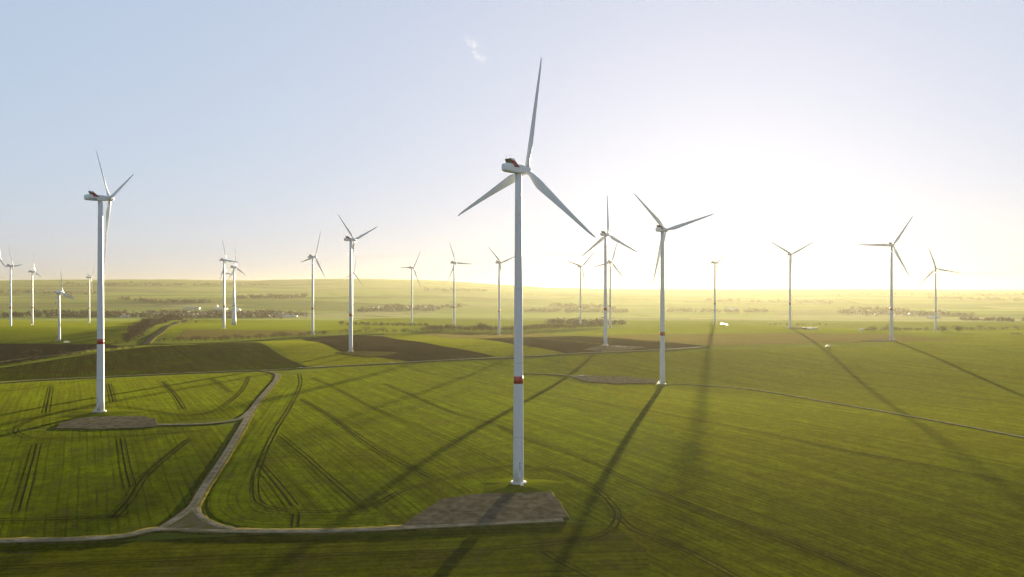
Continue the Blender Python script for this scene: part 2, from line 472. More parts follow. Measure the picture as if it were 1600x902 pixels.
def smooth_line(pts, step):
    """Catmull-Rom through world points, resampled"""
    p = [np.array(q, float) for q in pts]
    p = [2 * p[0] - p[1]] + p + [2 * p[-1] - p[-2]]
    out = []
    for i in range(1, len(p) - 2):
        L = np.linalg.norm(p[i + 1] - p[i]); k = max(2, int(L / step))
        for j in range(k):
            t = j / k
            out.append(.5 * (2 * p[i] + (p[i + 1] - p[i - 1]) * t + (2 * p[i - 1] - 5 * p[i] + 4 * p[i + 1] - p[i + 2]) * t * t + (3 * p[i] - p[i - 1] - 3 * p[i + 1] + p[i + 2]) * t ** 3))
    out.append(p[-2])
    return np.array(out)

def strip_data(line, prof):
    """prof: (offset across, height above ground) list"""
    d = np.gradient(line, axis=0); d /= np.linalg.norm(d, axis=1)[:, None] + 1e-9
    nrm = np.stack([-d[:, 1], d[:, 0]], -1)
    s = np.concatenate([[0], np.cumsum(np.linalg.norm(np.diff(line, axis=0), axis=1))])
    k = len(prof); vs = []; uv = []
    for o_, h in prof:
        q = line + nrm * o_
        z = T(q[:, 0], q[:, 1]) + h
        vs.append(np.column_stack([q, z])); uv.append(np.column_stack([s, np.full(len(s), o_)]))
    v = np.stack(vs, 1).reshape(-1, 3); uv = np.stack(uv, 1).reshape(-1, 2)
    f = []; fi = []
    for i in range(len(line) - 1):
        for j in range(k - 1):
            a = i * k + j
            f.append((a, a + k, a + k + 1, a + 1)); fi.append(j)
    return v, f, uv, fi

def road(name, pix, w, mats, bank=.28, verge=1.6, step=3.0, layer=3, world=False, mi=None):
    line = smooth_line([p if world else P(*p) for p in pix], step)
    y = line[:, 1].mean(); e = float(lift(y, layer))
    h = w / 2
    jit = 0
    prof = [(-h - verge - bank * 1.5, -.35), (-h - verge, e + bank * .85), (-h, e + bank), (0, e + bank + .05), (h, e + bank), (h + verge, e + bank * .85), (h + verge + bank * 1.5, -.35)]
    v, f, uv, fi = strip_data(line, prof)
    # ragged verge edges
    k = len(prof)
    for c in (1, 5):
        ii = np.arange(len(line)) * k + c
        v[ii, :2] += rng.normal(0, .32, (len(line), 2))
    o = mesh_obj(name, v, f, mats, uvs=uv, smooth=True)
    for p, j in zip(o.data.polygons, fi): p.material_index = 0 if j in (2, 3) else 1
    if o.data.polygons[0].normal.z < 0 and o.data.polygons[2].normal.z < 0: o.data.flip_normals()
    return tag(o, kind='structure'), line

def ruts(name, pix, gap=2.1, w=.62, layer=3.2, world=False):
    line = smooth_line([p if world else P(*p) for p in pix], 4.0)
    y = line[:, 1].mean(); e = float(lift(y, layer))
    V = []; Fc = []
    for s_ in (-gap / 2, gap / 2):
        ww = w * (1 + rng.normal(0, .1))
        v, f, uv, fi = strip_data(line, [(s_ - ww / 2, e), (s_ + ww / 2, e)])
        jit = rng.normal(0, .06, len(v)); v[:, 0] += jit
        b0 = sum(len(a) for a in V); V.append(v); Fc += [tuple(i + b0 for i in ff) for ff in f]
    return np.vstack(V), Fc

# ------------------------------------------------------------------ fields (outlines as seen, laid on the ground)
up_road = [(-700, 647), (-350, 622), (-40, 602), (60, 595), (150, 590.5), (300, 583.5), (430, 578.5), (520, 573), (600, 569), (700, 563.5), (800, 559), (880, 554)]
front_track = [(-700, 862), (-350, 855), (-60, 848.5), (100, 845), (190, 840), (245, 829), (330, 831), (420, 832), (520, 831.5), (640, 826), (760, 820), (880, 814)]
branch = [(255, 826), (285, 806), (303, 790), (318, 764), (346, 722), (372, 679), (400, 632), (420, 608), (432, 592), (430, 584), (408, 579.5)]
branch_e = [(303, 790), (309, 806), (330, 820), (365, 829), (420, 832)]
spur = [(238, 665), (300, 664), (345, 661), (375, 655), (394, 640)]
drape('field', [(-700, 866), (-60, 852), (200, 846), (400, 836), (640, 831), (890, 817), (960, 822), (1010, 860), (1060, 1080), (-700, 1080)], M['front'])
drape('field', [(436, 589), (400, 637), (346, 727), (314, 785), (322, 812), (365, 828), (520, 831), (620, 828), (660, 800), (700, 778), (780, 770), (862, 769), (900, 815), (960, 822), (1100, 705), (880, 560), (800, 562), (700, 566.5), (600, 572), (520, 576)], M['centre'])
drape('field', [(-700, 651), (-60, 603), (150, 593), (300, 586), (424, 581), (428, 592), (395, 636), (372, 652), (250, 660), (130, 656), (90, 668), (-60, 676), (-700, 735)], M['left_far'])
drape('field', [(-700, 736), (-60, 676), (90, 672), (170, 672), (340, 665), (364, 668), (310, 765), (280, 806), (245, 826), (190, 837), (-60, 846), (-700, 860)], M['left_near'])
drape('field', [(1100, 548), (880, 557), (880, 560), (1100, 705), (960, 822), (1010, 860), (1060, 1080), (2400, 1080), (2400, 606), (1700, 557), (1560, 545), (1400, 540), (1250, 543)], M['right'])
drape('field', [(0, 575), (100, 560), (240, 541), (300, 539), (392, 535), (440, 556), (482, 574), (420, 578), (300, 582), (150, 588.5), (-60, 599), (-700, 643), (-700, 632), (-60, 585)], M['hump'])
drape('field', [(-700, 545), (-60, 537.5), (60, 537.5), (168, 538), (190, 541), (90, 557), (0, 570), (-60, 576), (-700, 624)], M['plough_shaded'])
drape('field', [(-700, 503), (160, 503), (232, 500), (216, 518), (190, 537), (60, 536.5), (-60, 536.5), (-700, 543.5)], M['bright'])
drape('field', [(395, 535), (470, 530), (530, 549), (604, 561), (640, 566), (520, 572), (486, 574)], M['yellow'])
drape('field', [(470, 529.5), (560, 524), (600, 526), (690, 541), (775, 557.5), (700, 562), (640, 565), (605, 561), (530, 549)], M['plough'])
drape('field', [(600, 525), (650, 522), (735, 529.5), (800, 538), (880, 551), (800, 557.5), (775, 557), (690, 541)], M['yellow'])
drape('field', [(740, 529.5), (830, 527), (905, 525.5), (1000, 532), (1105, 541), (1090, 544), (960, 550), (885, 552.5), (800, 538)], M['plough'], layer=1.4)
drape('field', [(650, 521.5), (720, 520), (830, 521), (905, 525), (830, 527), (735, 529)], M['stubble'])
drape('field', [(290, 515), (390, 516.5), (482, 517), (484, 524), (400, 527), (276, 530)], M['stubble'])
drape('field', [(300, 500), (480, 500), (690, 505), (600, 521), (486, 517), (290, 514.5), (250, 528), (232, 537)], M['bright'])
drape('field', [(910, 525), (1105, 522), (1250, 521), (1400, 523), (1500, 531), (1420, 534), (1300, 536), (1105, 540), (1000, 532)], M['stubble'])
drape('field', [(905, 520), (1000, 512), (1240, 512), (1460, 516), (2400, 512), (2400, 536), (1660, 520), (1400, 521.5), (1250, 520), (1105, 521), (910, 524.5)], M['bright'])
drape('field', [(1300, 537), (1500, 532), (1400, 526), (1560, 523), (2400, 540), (2400, 603), (1700, 556), (1560, 544), (1400, 539)], M['yellow'])

# headlands: drilled along the field's edge
def headland(pix, off, w):
    line = smooth_line([P(*p) for p in pix], 5.0)
    e = float(lift(line[:, 1].mean(), 2))
    prof = [(off + w * j / 6, e) for j in range(7)]
    v, f, uv, fi = strip_data(line, prof)
    o = mesh_obj('headland', v, f, M['headland'], uvs=uv, smooth=True)
    if o.data.polygons[0].normal.z < 0: o.data.flip_normals()
    tag(o, kind='structure')
headland([(478, 586), (448, 600), (412, 645), (370, 705), (338, 755), (325, 785), (336, 808), (372, 822), (440, 827), (520, 826.5), (600, 823)], 0, 15)

# tyre tracks left by the sprayer
TR = [
    [(468, 585), (469, 602), (453, 636), (430, 674), (410, 717), (400, 750), (404, 784), (438, 797), (476, 800.5), (515, 800), (552, 797), (590, 787), (627, 768), (665, 757), (722, 742), (779, 731), (819, 729), (876, 738), (925, 761), (952, 784), (966, 805), (952, 829), (914, 844), (838, 853), (700, 862), (500, 868), (300, 874), (0, 889)],
    [(472, 624), (514, 649), (552, 676), (590, 702), (627, 723), (677, 748)],
    [(487, 590), (544, 617), (590, 640), (673, 674), (722, 696), (779, 723)],
    [(600, 600), (640, 616), (703, 643), (779, 666), (819, 685), (876, 704), (925, 723), (971, 746), (1027, 769), (1103, 799), (1200, 834), (1276, 863), (1359, 897), (1400, 915)],
    [(438, 681), (476, 712), (514, 746), (563, 787)],
    [(408, 727), (438, 761), (461, 791)],
    [(463, 803), (461, 825)],
    [(966, 808), (990, 828), (1027, 841), (1084, 867), (1141, 897), (1170, 915)],
    [(850, 862), (876, 878), (914, 897), (940, 912)],
    [(61, 693), (48, 748), (35, 799)],
    [(191, 685), (199, 727), (208, 761)],
    [(299, 685), (265, 712), (227, 746), (205, 780), (178, 810)],
    [(171, 600), (179, 628)],
    [(254, 596), (273, 617), (288, 640)],
    [(81, 604), (74, 645)],
    [(330, 592), (360, 613)],
    [(390, 588), (379, 609), (353, 632), (326, 645), (280, 649), (232, 641), (185, 636), (120, 640), (68, 651), (38, 662), (24, 672), (34, 681), (57, 686), (140, 684), (230, 680), (330, 672)],
    [(-40, 814), (60, 812), (120, 810), (200, 806)],
    [(1000, 640), (1150, 668), (1300, 700), (1450, 728), (1620, 762)],
    [(1120, 560), (1300, 572), (1450, 585), (1620, 604)],
    [(640, 578), (760, 600), (850, 616), (1000, 640)],
]
V = []; Fc = []
for t in TR:
    v, f = ruts('tyre_tracks', t)
    b0 = sum(len(a) for a in V); V.append(v); Fc += [tuple(i + b0 for i in ff) for ff in f]
o = mesh_obj('tyre_tracks', np.vstack(V), Fc, M['rut']); tag(o, kind='structure')

# ------------------------------------------------------------------ tracks and hardstandings
road('dirt_track', up_road, 3.4, [M['track'], M['verge']], bank=.3, verge=.8, step=8)
road('dirt_track', front_track, 3.4, [M['track'], M['verge']], bank=.26, verge=.9)
road('dirt_track', branch, 3.3, [M['track'], M['verge']], bank=.14, verge=1.0, layer=3.3)
road('dirt_track', branch_e, 3.0, [M['track'], M['verge']], bank=.2, verge=.5, layer=3.1)
road('dirt_track', spur, 3.0, [M['track'], M['verge']], bank=.2, verge=.6, layer=2.7)
road('dirt_track', [(880, 554), (960, 550.5), (1040, 547), (1105, 542.5)], 4.0, [M['track'], M['verge']], bank=.3, verge=1.5, step=10)
road('dirt_track', [(1045, 600), (1090, 602), (1180, 610), (1300, 630), (1450, 656), (1640, 692), (2000, 765)], 2.6, [M['track'], M['verge']], bank=.12, verge=.4, step=8)
road('dirt_track', [(820, 584), (870, 586), (905, 590)], 3.2, [M['track'], M['verge']], bank=.25, verge=.8, step=8)
road('dirt_track', [(836, 530), (880, 533), (930, 537.5), (950, 540)], 4.0, [M['verge'], M['verge']], bank=.2, verge=1, step=10)
road('road', [(227, 539), (238, 528), (256, 515.5), (276, 505), (292, 500.5), (300, 498.5)], 6.0, [M['asphalt'], M['verge']], bank=.3, verge=3.0, step=12)
road('road', [(-40, 571.5), (30, 562), (120, 551), (200, 541), (240, 538), (320, 537), (400, 533), (480, 527.5), (600, 523)], 4.0, [M['asphalt'], M['verge']], bank=.4, verge=1.6, step=12, layer=3.5)

def pad(pix, mat, h, layer=2.2, name='gravel_pad'):
    """low gravel plateau with a sloped bank"""
    pts = np.array([P(*p) for p in pix]); line = np.array([pts[i] + (pts[(i + 1) % len(pts)] - pts[i]) * j / kk for i in range(len(pts)) for kk in [max(2, int(np.linalg.norm(pts[(i + 1) % len(pts)] - pts[i]) / 3.5))] for j in range(kk)])
    line = line + rng.normal(0, .25, line.shape)
    c = line.mean(0); e = float(lift(c[1], layer))
    o = drape(name, [tuple(p) for p in line], [mat, M['verge']], layer=layer, world=True, step=5.0, raise_=h)
    # bank
    d = np.roll(line, -1, 0) - np.roll(line, 1, 0); d /= np.linalg.norm(d, axis=1)[:, None] + 1e-9
    area = .5 * np.sum(line[:, 0] * np.roll(line[:, 1], -1) - np.roll(line[:, 0], -1) * line[:, 1])
    nr = np.stack([d[:, 1], -d[:, 0]], -1) * (1 if area > 0 else -1)
    top = np.column_stack([line, T(line[:, 0], line[:, 1]) + lift(line[:, 1], layer) + h])
    q = line + nr * (h * 1.6 + .4)
    bot = np.column_stack([q, T(q[:, 0], q[:, 1]) - .3])
    m = len(line); me = o.data
    bm = bmesh.new(); bm.from_mesh(me)
    tv = [bm.verts.new(p) for p in top]; bv = [bm.verts.new(p) for p in bot]
    for i in range(m):
        j = (i + 1) % m
        ff = bm.faces.new((tv[i], bv[i], bv[j], tv[j])); ff.material_index = 1; ff.smooth = True
    bmesh.ops.recalc_face_normals(bm, faces=[f for f in bm.faces if f.material_index == 1])
    bm.to_mesh(me); bm.free()
    return o
pad([(628, 824), (655, 804), (690, 782), (740, 774), (800, 772), (862, 771), (876, 788), (889, 812), (760, 819)], M['pad'], .35)
pad([(86, 670), (94, 663), (118, 655.5), (150, 652), (225, 651.5), (243, 657), (246, 664), (238, 668.5), (160, 671.5)], M['pad'], .3)
pad([(893, 589.5), (910, 587.5), (970, 589), (1026, 594), (1030, 599), (960, 600.5), (915, 597)], M['pad'], .4)
pad([(525, 551.5), (560, 549.5), (622, 551), (604, 556), (575, 558.5), (540, 554)], M['verge'], .3)
pad([(910, 547), (935, 541.5), (960, 540.5), (1008, 543), (985, 547.5), (945, 550)], M['pad'], .3)
pad([(1345, 533), (1380, 530.5), (1400, 532), (1380, 534.5)], M['pad'], .3)
pad([(1222, 512.5), (1240, 511.5), (1280, 513.5), (1260, 515), (1235, 514.5)], M['pad'], .3)
# the triangle of rough ground inside the track junction
drape('gravel_pad', [(250, 831), (283, 812), (300, 800), (312, 814), (340, 826), (372, 831), (320, 835)], M['fork'], layer=3.0, step=4.0, raise_=.28)

# puddles on the tracks
def puddle(u, v, lx, ly):
    lx *= .55; ly *= .5
    x, y = P(u, v); z = Tz(x, y) + float(lift(y, 3)) + .62
    pts = [(x + lx * math.cos(a) * (1 + .25 * math.sin(3 * a + u)), y + ly * math.sin(a) * (1 + .25 * math.cos(2 * a + v)), z) for a in np.linspace(0, 2 * math.pi, 14, endpoint=False)]
    o = mesh_obj('puddle', pts, [tuple(range(14))], M['water']); tag(o, kind='structure')
for u, v, lx, ly in [(832, 557.5, 3, 3), (842, 557, 2, 2), (856, 556, 1.5, 2), (1052, 546.5, 8, 3), (1068, 545.6, 6, 3), (1082, 544.7, 7, 4), (1092, 543.8, 3, 2), (1045, 547.0, 3, 3), (932, 551.6, 3, 3), (965, 542.5, 6, 6), (975, 543, 5, 3), (948, 544.5, 2, 3), (1002, 548.7, 2, 2),
                     (470, 576, 5, 2), (503, 574.2, 6, 2), (612, 568.6, 5, 3), (650, 566.6, 4, 3), (725, 562.3, 4, 2), (785, 559.8, 3, 3), (908, 588.5, 7, 3), (914, 588.8, 4, 2),
                     (1128, 506.8, 5, 5), (1134, 507.8, 5, 4), (1370, 534, 4, 3), (1425, 519.3, 8, 4)]:
    puddle(u, v, lx, ly)

# ------------------------------------------------------------------ wind turbines
def blade_mesh(Rl=45.0):
    secs = [(1.0, 1.9, 1.9, 0, 0), (2.6, 1.9, 1.9, 0, 0), (4.5, 2.3, 1.7, 16, .1), (7.0, 3.2, 1.25, 15, .35), (9.5, 3.55, 1.0, 13, .5), (13, 3.25, .8, 10.5, .5), (18, 2.75, .62, 8, .45),
            (24, 2.2, .46, 5.5, .4), (30, 1.75, .34, 3.5, .35), (36, 1.35, .25, 2, .3), (41, 1.0, .18, 1, .25), (44, .62, .11, 0, .1), (45, .2, .05, 0, 0)]
    rings = []
    for r, c, th, tw, sh in secs:
        ring = []; m = 20; a = -R(tw + 4 if r > 3 else 0)
        k = min(1, max(0, (r - 3) / 5))
        for j in range(m):
            t = 2 * math.pi * j / m
            ex = math.cos(t); ey = math.sin(t)
            # blend circle to an airfoil: +x is the trailing edge
            taper = (1 - k) + k * (.25 + .75 * (1 - (ex + 1) / 2) ** .6) if ex > -1 else 1
            px = ex * c / 2 + sh; py = ey * th / 2 * taper
            pb = .5 * (r / 45) ** 2
            X_ = px * math.cos(a) - py * math.sin(a); Y_ = px * math.sin(a) + py * math.cos(a) + pb
            ring.append((X_, Y_, r * Rl / 45))
        rings.append(ring)
    return ring_loft(rings)

def sq_ring(y, hw, zt, zb, rad=.6, m=5):
    pts = []
    for cx, cz, a0 in ((hw - rad, zt - rad, 0), (-(hw - rad), zt - rad, 90), (-(hw - rad), zb + rad, 180), (hw - rad, zb + rad, 270)):
        for i in range(m):
            a = R(a0 + 90 * i / (m - 1)); pts.append((cx + rad * math.cos(a), y, cz + rad * math.sin(a)))
    return pts

HUBY = 4.9
def make_turbine(H=HUB, r0=2.15, r1=1.32, egg=False, hybrid=False, with_text=False):
    root = empty('wind_turbine', (0, 0, 0))
    prof = [(r0, -.1), (r0 - (r0 - r1) * .06, H * .05)] + [(r0 + (r1 - r0) * t, H * t) for t in (.15, .3, .45, .6, .75, .9)] + [(r1, H - 1.45)]
    if hybrid:
        prof = [(5.0, -.1), (4.55, 10), (3.9, 25), (3.2, 42), (2.75, 60), (2.4, 75), (1.7, 77), (1.5, 100), (1.3, H - 1.75)]
    v, f = lathe(prof, 40)
    tw = mesh_obj('tower', v, f, M['tower'], root, smooth=True)
    if not egg:
        zb = H * .327
        rb = np.interp(zb, [p[1] for p in prof], [p[0] for p in prof]) + .02
        v, f = lathe([(rb + .012, zb - 1.5), (rb - .018, zb + 1.5)], 40)
        mesh_obj('red_band', v, f, M['red'], tw, smooth=False).data.shade_smooth()
        v, f = lathe([(r0 + 1.0, -.6), (r0 + 1.0, .18), (r0 + .8, .34), (r0 + .05, .36)], 40)
        mesh_obj('foundation_ring', v, f, M['concrete'], root)
    # door, platform and stair on the side facing away from the wind
    bm = bmesh.new(); box(bm, (0, -r0 + .03, 3.2), (.95, .16, 2.2)); bmesh.ops.bevel(bm, geom=bm.edges[:], offset=.03)
    d = bm_obj('door', bm, M['grey'], root)
    bm = bmesh.new()
    box(bm, (0, -r0 - .75, 2.0), (1.5, 1.4, .1))
    for i in range(9):
        box(bm, (0, -r0 - 1.6 - i * .24, 1.85 - i * .22), (1.1, .26, .05))
    for s_ in (-.6, .6):
        rot = Matrix.Rotation(math.atan2(.22, .24), 4, 'X')
        box(bm, (s_, -r0 - 2.6, .93), (.07, 3.0, .2), rot)
        box(bm, (s_, -r0 - 2.6, 1.95), (.05, 3.0, .05), rot)
        for i in range(4): box(bm, (s_, -r0 - 1.45 - i * .75, 1.5 - i * .69), (.05, .05, 1.0))
        box(bm, (s_ * 1.2, -r0 - .75, 2.55), (.05, 1.4, 1.0) if False else (.05, 1.4, .05))
        box(bm, (s_ * 1.2, -r0 - .12, 2.5), (.05, .05, 1.0)); box(bm, (s_ * 1.2, -r0 - 1.4, 2.5), (.05, .05, 1.0))
        box(bm, (s_ * .8, -r0 - .8, 1.0), (.08, .08, 2.0))
    bm_obj('access_stair', bm, M['metal'], root)
    for i in range(4):
        bm = bmesh.new(); box(bm, (.02, -r0 + .085 + i * .012, 5.3 + i * .85), (.5, .14, .5 if i % 2 else .38))
        bm_obj('notice_plate', bm, M['roof_grey'], tw)
    # nacelle
    if egg:
        v, f = lathe([(.3, -5.2), (1.6, -4.6), (2.6, -3.0), (3.0, -.5), (2.8, 2.0), (2.1, 3.6), (1.3, 4.6)], 28)
        v = [(x, z, y) for x, y, z in v]
        f = [tuple(reversed(q)) for q in f]
        na = mesh_obj('nacelle', v, f, M['white'], root, smooth=True)
    else:
        rings = [sq_ring(-8.7, .7, 1.0, -1.1, .5), sq_ring(-8.35, 1.25, 1.5, -1.6, .8), sq_ring(-7.6, 1.6, 1.8, -1.9, .9), sq_ring(-6.6, 1.72, 1.9, -1.98, .8), sq_ring(-4, 1.75, 1.9, -1.98, .55), sq_ring(0, 1.75, 1.9, -1.98, .5), sq_ring(2.0, 1.7, 1.75, -1.95, .5), sq_ring(3.2, 1.55, 1.55, -1.7, .7), sq_ring(3.6, 1.4, 1.35, -1.4, .8)]
        v, f = ring_loft(rings)
        na = mesh_obj('nacelle', v, f, M['white'], root)
        for p in na.data.polygons: p.use_smooth = len(p.vertices) == 4
        # cooler leaning back over the rear roof, red cheeks left and right
        def para(bm, x0, x1, yb0, yb1, zb, yt0, yt1, zt):
            vs = [bm.verts.new((x, y, z)) for x in (x0, x1) for y, z in ((yb0, zb), (yb1, zb), (yt1, zt), (yt0, zt))]
            for q in ((0, 1, 2, 3), (7, 6, 5, 4), (0, 4, 5, 1), (1, 5, 6, 2), (2, 6, 7, 3), (3, 7, 4, 0)): bm.faces.new([vs[i] for i in q])
        bm = bmesh.new(); para(bm, -1.7, 1.7, -5.0, -4.3, 1.88, -6.25, -5.55, 3.85)
        ra = bm_obj('cooler', bm, M['dark'], na)
        for s_ in (-1, 1):
            bm = bmesh.new(); para(bm, s_ * 1.78, s_ * 1.95, -4.0, -1.0, .45, -5.55, -3.75, 3.15); bm_obj('red_panel', bm, M['redp'], na)
            bm = bmesh.new(); para(bm, s_ * 1.78, s_ * 1.95, -5.55, -3.75, 3.16, -6.0, -4.3, 3.95); bm_obj('cooler_cap', bm, M['white'], na)
            bm = bmesh.new(); para(bm, s_ * 1.0 - .04, s_ * 1.0 + .04, -5.9, -5.82, 3.8, -5.9, -5.82, 5.6); bm_obj('wind_sensor_mast', bm, M['metal'], na)
        bm = bmesh.new(); para(bm, -1.76, 1.76, -6.0, -4.3, 3.87, -6.08, -4.4, 3.98); bm_obj('cooler_cap', bm, M['white'], na)
        if with_text:
            cu = bpy.data.curves.new('lettering', 'FONT'); cu.body = 'Vestas'; cu.size = 1.5; cu.extrude = .02; cu.align_x = 'CENTER'; cu.offset = .05
            t0_ = bpy.data.objects.new('lettering', cu); COL.objects.link(t0_)
            lm = bpy.data.meshes.new_from_object(t0_); bpy.data.objects.remove(t0_)
            t_ = bpy.data.objects.new('lettering', lm); COL.objects.link(t_); t_.parent = na
            lm.materials.clear(); lm.materials.append(M['ink'])
            t_.location = (1.77, -4.4, -1.35); t_.rotation_euler = (R(90), 0, R(90)); t_.scale = (1.1, 1.0, 1)
    na.location = (0, 0, H)
    if not egg: na.scale = (.95, 1, .89)
    hp = [(1.35, 3.62), (1.55, 4.0), (1.62, 4.9), (1.5, 5.8), (1.1, 6.7), (.5, 7.3), (.08, 7.45)] if not egg else [(1.6, 4.3), (1.9, 5.0), (1.6, 6.0), (.9, 6.8), (.1, 7.1)]
    v, f = lathe(hp, 28)
    v = [(x, z - HUBY, y) for x, y, z in v]; f = [tuple(reversed(q)) for q in f]
    hb = mesh_obj('hub', v, f, M['white'], root, smooth=True); hb.location = (0, HUBY, H)
    bv, bf = blade_mesh(45 if not egg else 33)
    b0 = None
    for i in range(3):
        if b0 is None:
            b0 = mesh_obj('blade', bv, bf, M['grey'], root, smooth=True); b = b0
        else:
            b = b0.copy(); COL.objects.link(b); b.parent = root
        b.location = (0, HUBY, H)
    return root

def set_rotor(root, th):
    i = 0
    for c in root.children:
        if c.name.split('.')[0] == 'blade':
            c.rotation_euler = (0, R(th + 120 * i), 0); i += 1

LABEL = {
    'A': 'tallest nearest white turbine, on a grass mound behind the gravel pad by the front track',
    'B': 'tall turbine with dark lettering on its nacelle, beside the gravel pad left of the track',
    'C': 'white turbine beside the long gravel pad in the wide green field, shadow at its foot',
    'D': 'white turbine where the large ploughed field meets yellow-green crop, another close behind it',
    'E': 'white turbine on the pale gravel apron with puddles inside the eastern ploughed field',
    'F': 'white turbine seen almost face-on with one blade level, the nearer of the face-on pair',
    'G': 'backlit turbine with two blades in a wide V, directly beside the parked site containers',
    'H': 'backlit turbine with edge-on rotor straight below the sun glare, bright puddles by its foot',
    'I': 'white turbine rising from the row of small bare trees beside the brown stubble strip',
    'J': 'white turbine with its foot in the brown copse, one blade pointing level away from nacelle',
    'K': 'white turbine on a pale pad in brown stubble, just beside the nearest turbine tower',
    'L': 'white turbine behind the thin line of evergreen and bare trees, alone against the hazy slope',
    'M': 'thin turbine with a Y-shaped rotor behind the dark hedgerow, beside the close pair of towers',
    'N': 'thin turbine in a close pair of towers, half hidden behind the one on gravel',
    'O': 'farther of the face-on pair of turbines, foot hidden beside two round bushes',
    'P': 'white turbine with a level blade in the bright green field, foremost of a row',
    'Q': 'white turbine in the bright green field, the middle one of three in a slanting row',
    'S': 'thin turbine with a V-shaped rotor, standing beside the tower of the tall lettered turbine',
    'T': 'white turbine past the brown stubble, tallest of the overlapping three near the road',
    'U': 'turbine with a wide tapering concrete tower, beside a slimmer tower past the brown stubble',
    'V': 'far turbine hidden behind a nearer tower, only its nacelle and one blade showing',
    'W': 'small far turbine right behind the tower at the corner of the ploughed field',
    'X': 'turbine cut off by the edge of view, only its hub and a blade showing',
}
proto = make_turbine()
text_t = make_turbine(with_text=True)
hyb = make_turbine(hybrid=True)
POS = {}
for i, (k, u, v, vh, th, yaw) in enumerate(TURB):
    d = F * HUB / (v - vh)
    x, y = (u - 800) / F * d, d
    if k == 'B': o = text_t
    elif k == 'U': o = hyb
    else: o = proto if i == 0 else copy_tree(proto)
    o.location = (x, y, CH - (v - 451) / F * d + (.9 if k in 'AB' else .35))
    POS[k] = (x, y)
    o.rotation_euler = (0, 0, -R(yaw))
    set_rotor(o, th)
    turn = {'A': 59, 'B': 32, 'C': -20}.get(k)
    if turn:
        for c in list(o.children) + [g for c_ in o.children for g in c_.children]:
            if c.name.split('.')[0] in ('access_stair', 'door', 'notice_plate'): c.rotation_euler = (0, 0, R(turn))
    tag(o, LABEL[k], 'wind turbine', 'wind turbines of the near wind farm')
egg = make_turbine(H=72, r0=1.95, r1=1.05, egg=True)
dE = F * 72 / (533 - 457)
egg.location = ((92.5 - 800) / F * dE, dE, CH - (533 - 451) / F * dE - .3); egg.rotation_euler = (0, 0, -R(30)); set_rotor(egg, -10)
tag(egg, 'shorter old turbine with egg-shaped nacelle by the dark field, beside the cream lorry', 'wind turbine')
POS['egg'] = (egg.location.x, egg.location.y)

# grassy mounds round the two nearest foundations
def mound(k, rt, rb, h, sx=1.0):
    x, y = POS[k]; z0 = T([x], [y])[0]
    rings = []; m = 48
    for t in np.linspace(0, 1, 7):
        r_ = rb + (rt - rb) * t
        ring = []
        for j in range(m):
            a = 2 * math.pi * j / m
            rr = r_ * (1 + .12 * math.sin(3 * a + 1) + .08 * math.sin(5 * a) + .05 * math.sin(11 * a)) * (1 - (0 if t > .99 else .0))
            px, py = x + rr * math.cos(a) * sx, y + rr * math.sin(a)
            hz = h * (t * t * (3 - 2 * t)) - .3 * (1 - t)
            ring.append((px, py, (Tz(px, py)) * (1 - t) + (z0) * t + hz + float(lift(y, 2)) * (1 - t)))
        rings.append(ring)
    v, f = ring_loft(rings, caps=True)
    o = mesh_obj('mound', v, f, M['mound'], smooth=True); tag(o, kind='structure')
mound('A', 3.2, 17, 0.5, 1.35); mound('B', 3.2, 20, .6, 1.5)
mound('C', 3.4, 9, .5, 1.3)

# farther wind farm along the skyline, too small to show parts
def far_turbine_mesh(th):
    bm = bmesh.new()
    bmesh.ops.create_cone(bm, cap_ends=True, segments=8, radius1=2.4, radius2=1.4, depth=HUB, matrix=Matrix.Translation((0, 0, HUB / 2)))
    box(bm, (0, -2, HUB + .3), (3.6, 11, 3.8))
    for i in range(3):
        a = R(th + 120 * i)
        m = Matrix.Translation((0, HUBY, HUB)) @ Matrix.Rotation(a, 4, 'Y') @ Matrix.Translation((0, 0, 23))
        bmesh.ops.create_cone(bm, cap_ends=True, segments=6, radius1=1.5, radius2=.4, depth=45, matrix=m)
    me = bpy.data.meshes.new('wind_turbine'); bmesh.ops.recalc_face_normals(bm, faces=bm.faces); bm.to_mesh(me); bm.free()
    me.materials.append(M['grey']); return me
fm = [far_turbine_mesh(t) for t in (5, 35, 62, 95)]
for i, (u, vh) in enumerate([(825, 442), (877, 443.5), (938, 443), (990, 443.5), (1012, 445), (1048, 444), (1163, 442), (1177, 440), (1184, 445), (1217, 440), (1223, 440), (1243, 441), (1251, 440), (1270, 441), (1306, 441), (1327, 441)]):
    zg = None
    d = 10800.0
    hubz = CH - (vh - 451) / F * d
    o = bpy.data.objects.new('wind_turbine', fm[i % 4]); COL.objects.link(o)
    o.location = ((u - 800) / F * d, d, hubz - HUB); o.rotation_euler = (0, 0, -R(43))
    tag(o, 'tiny hazy turbine on the far skyline beyond the ridge', 'wind turbine', 'tiny turbines on the far skyline')

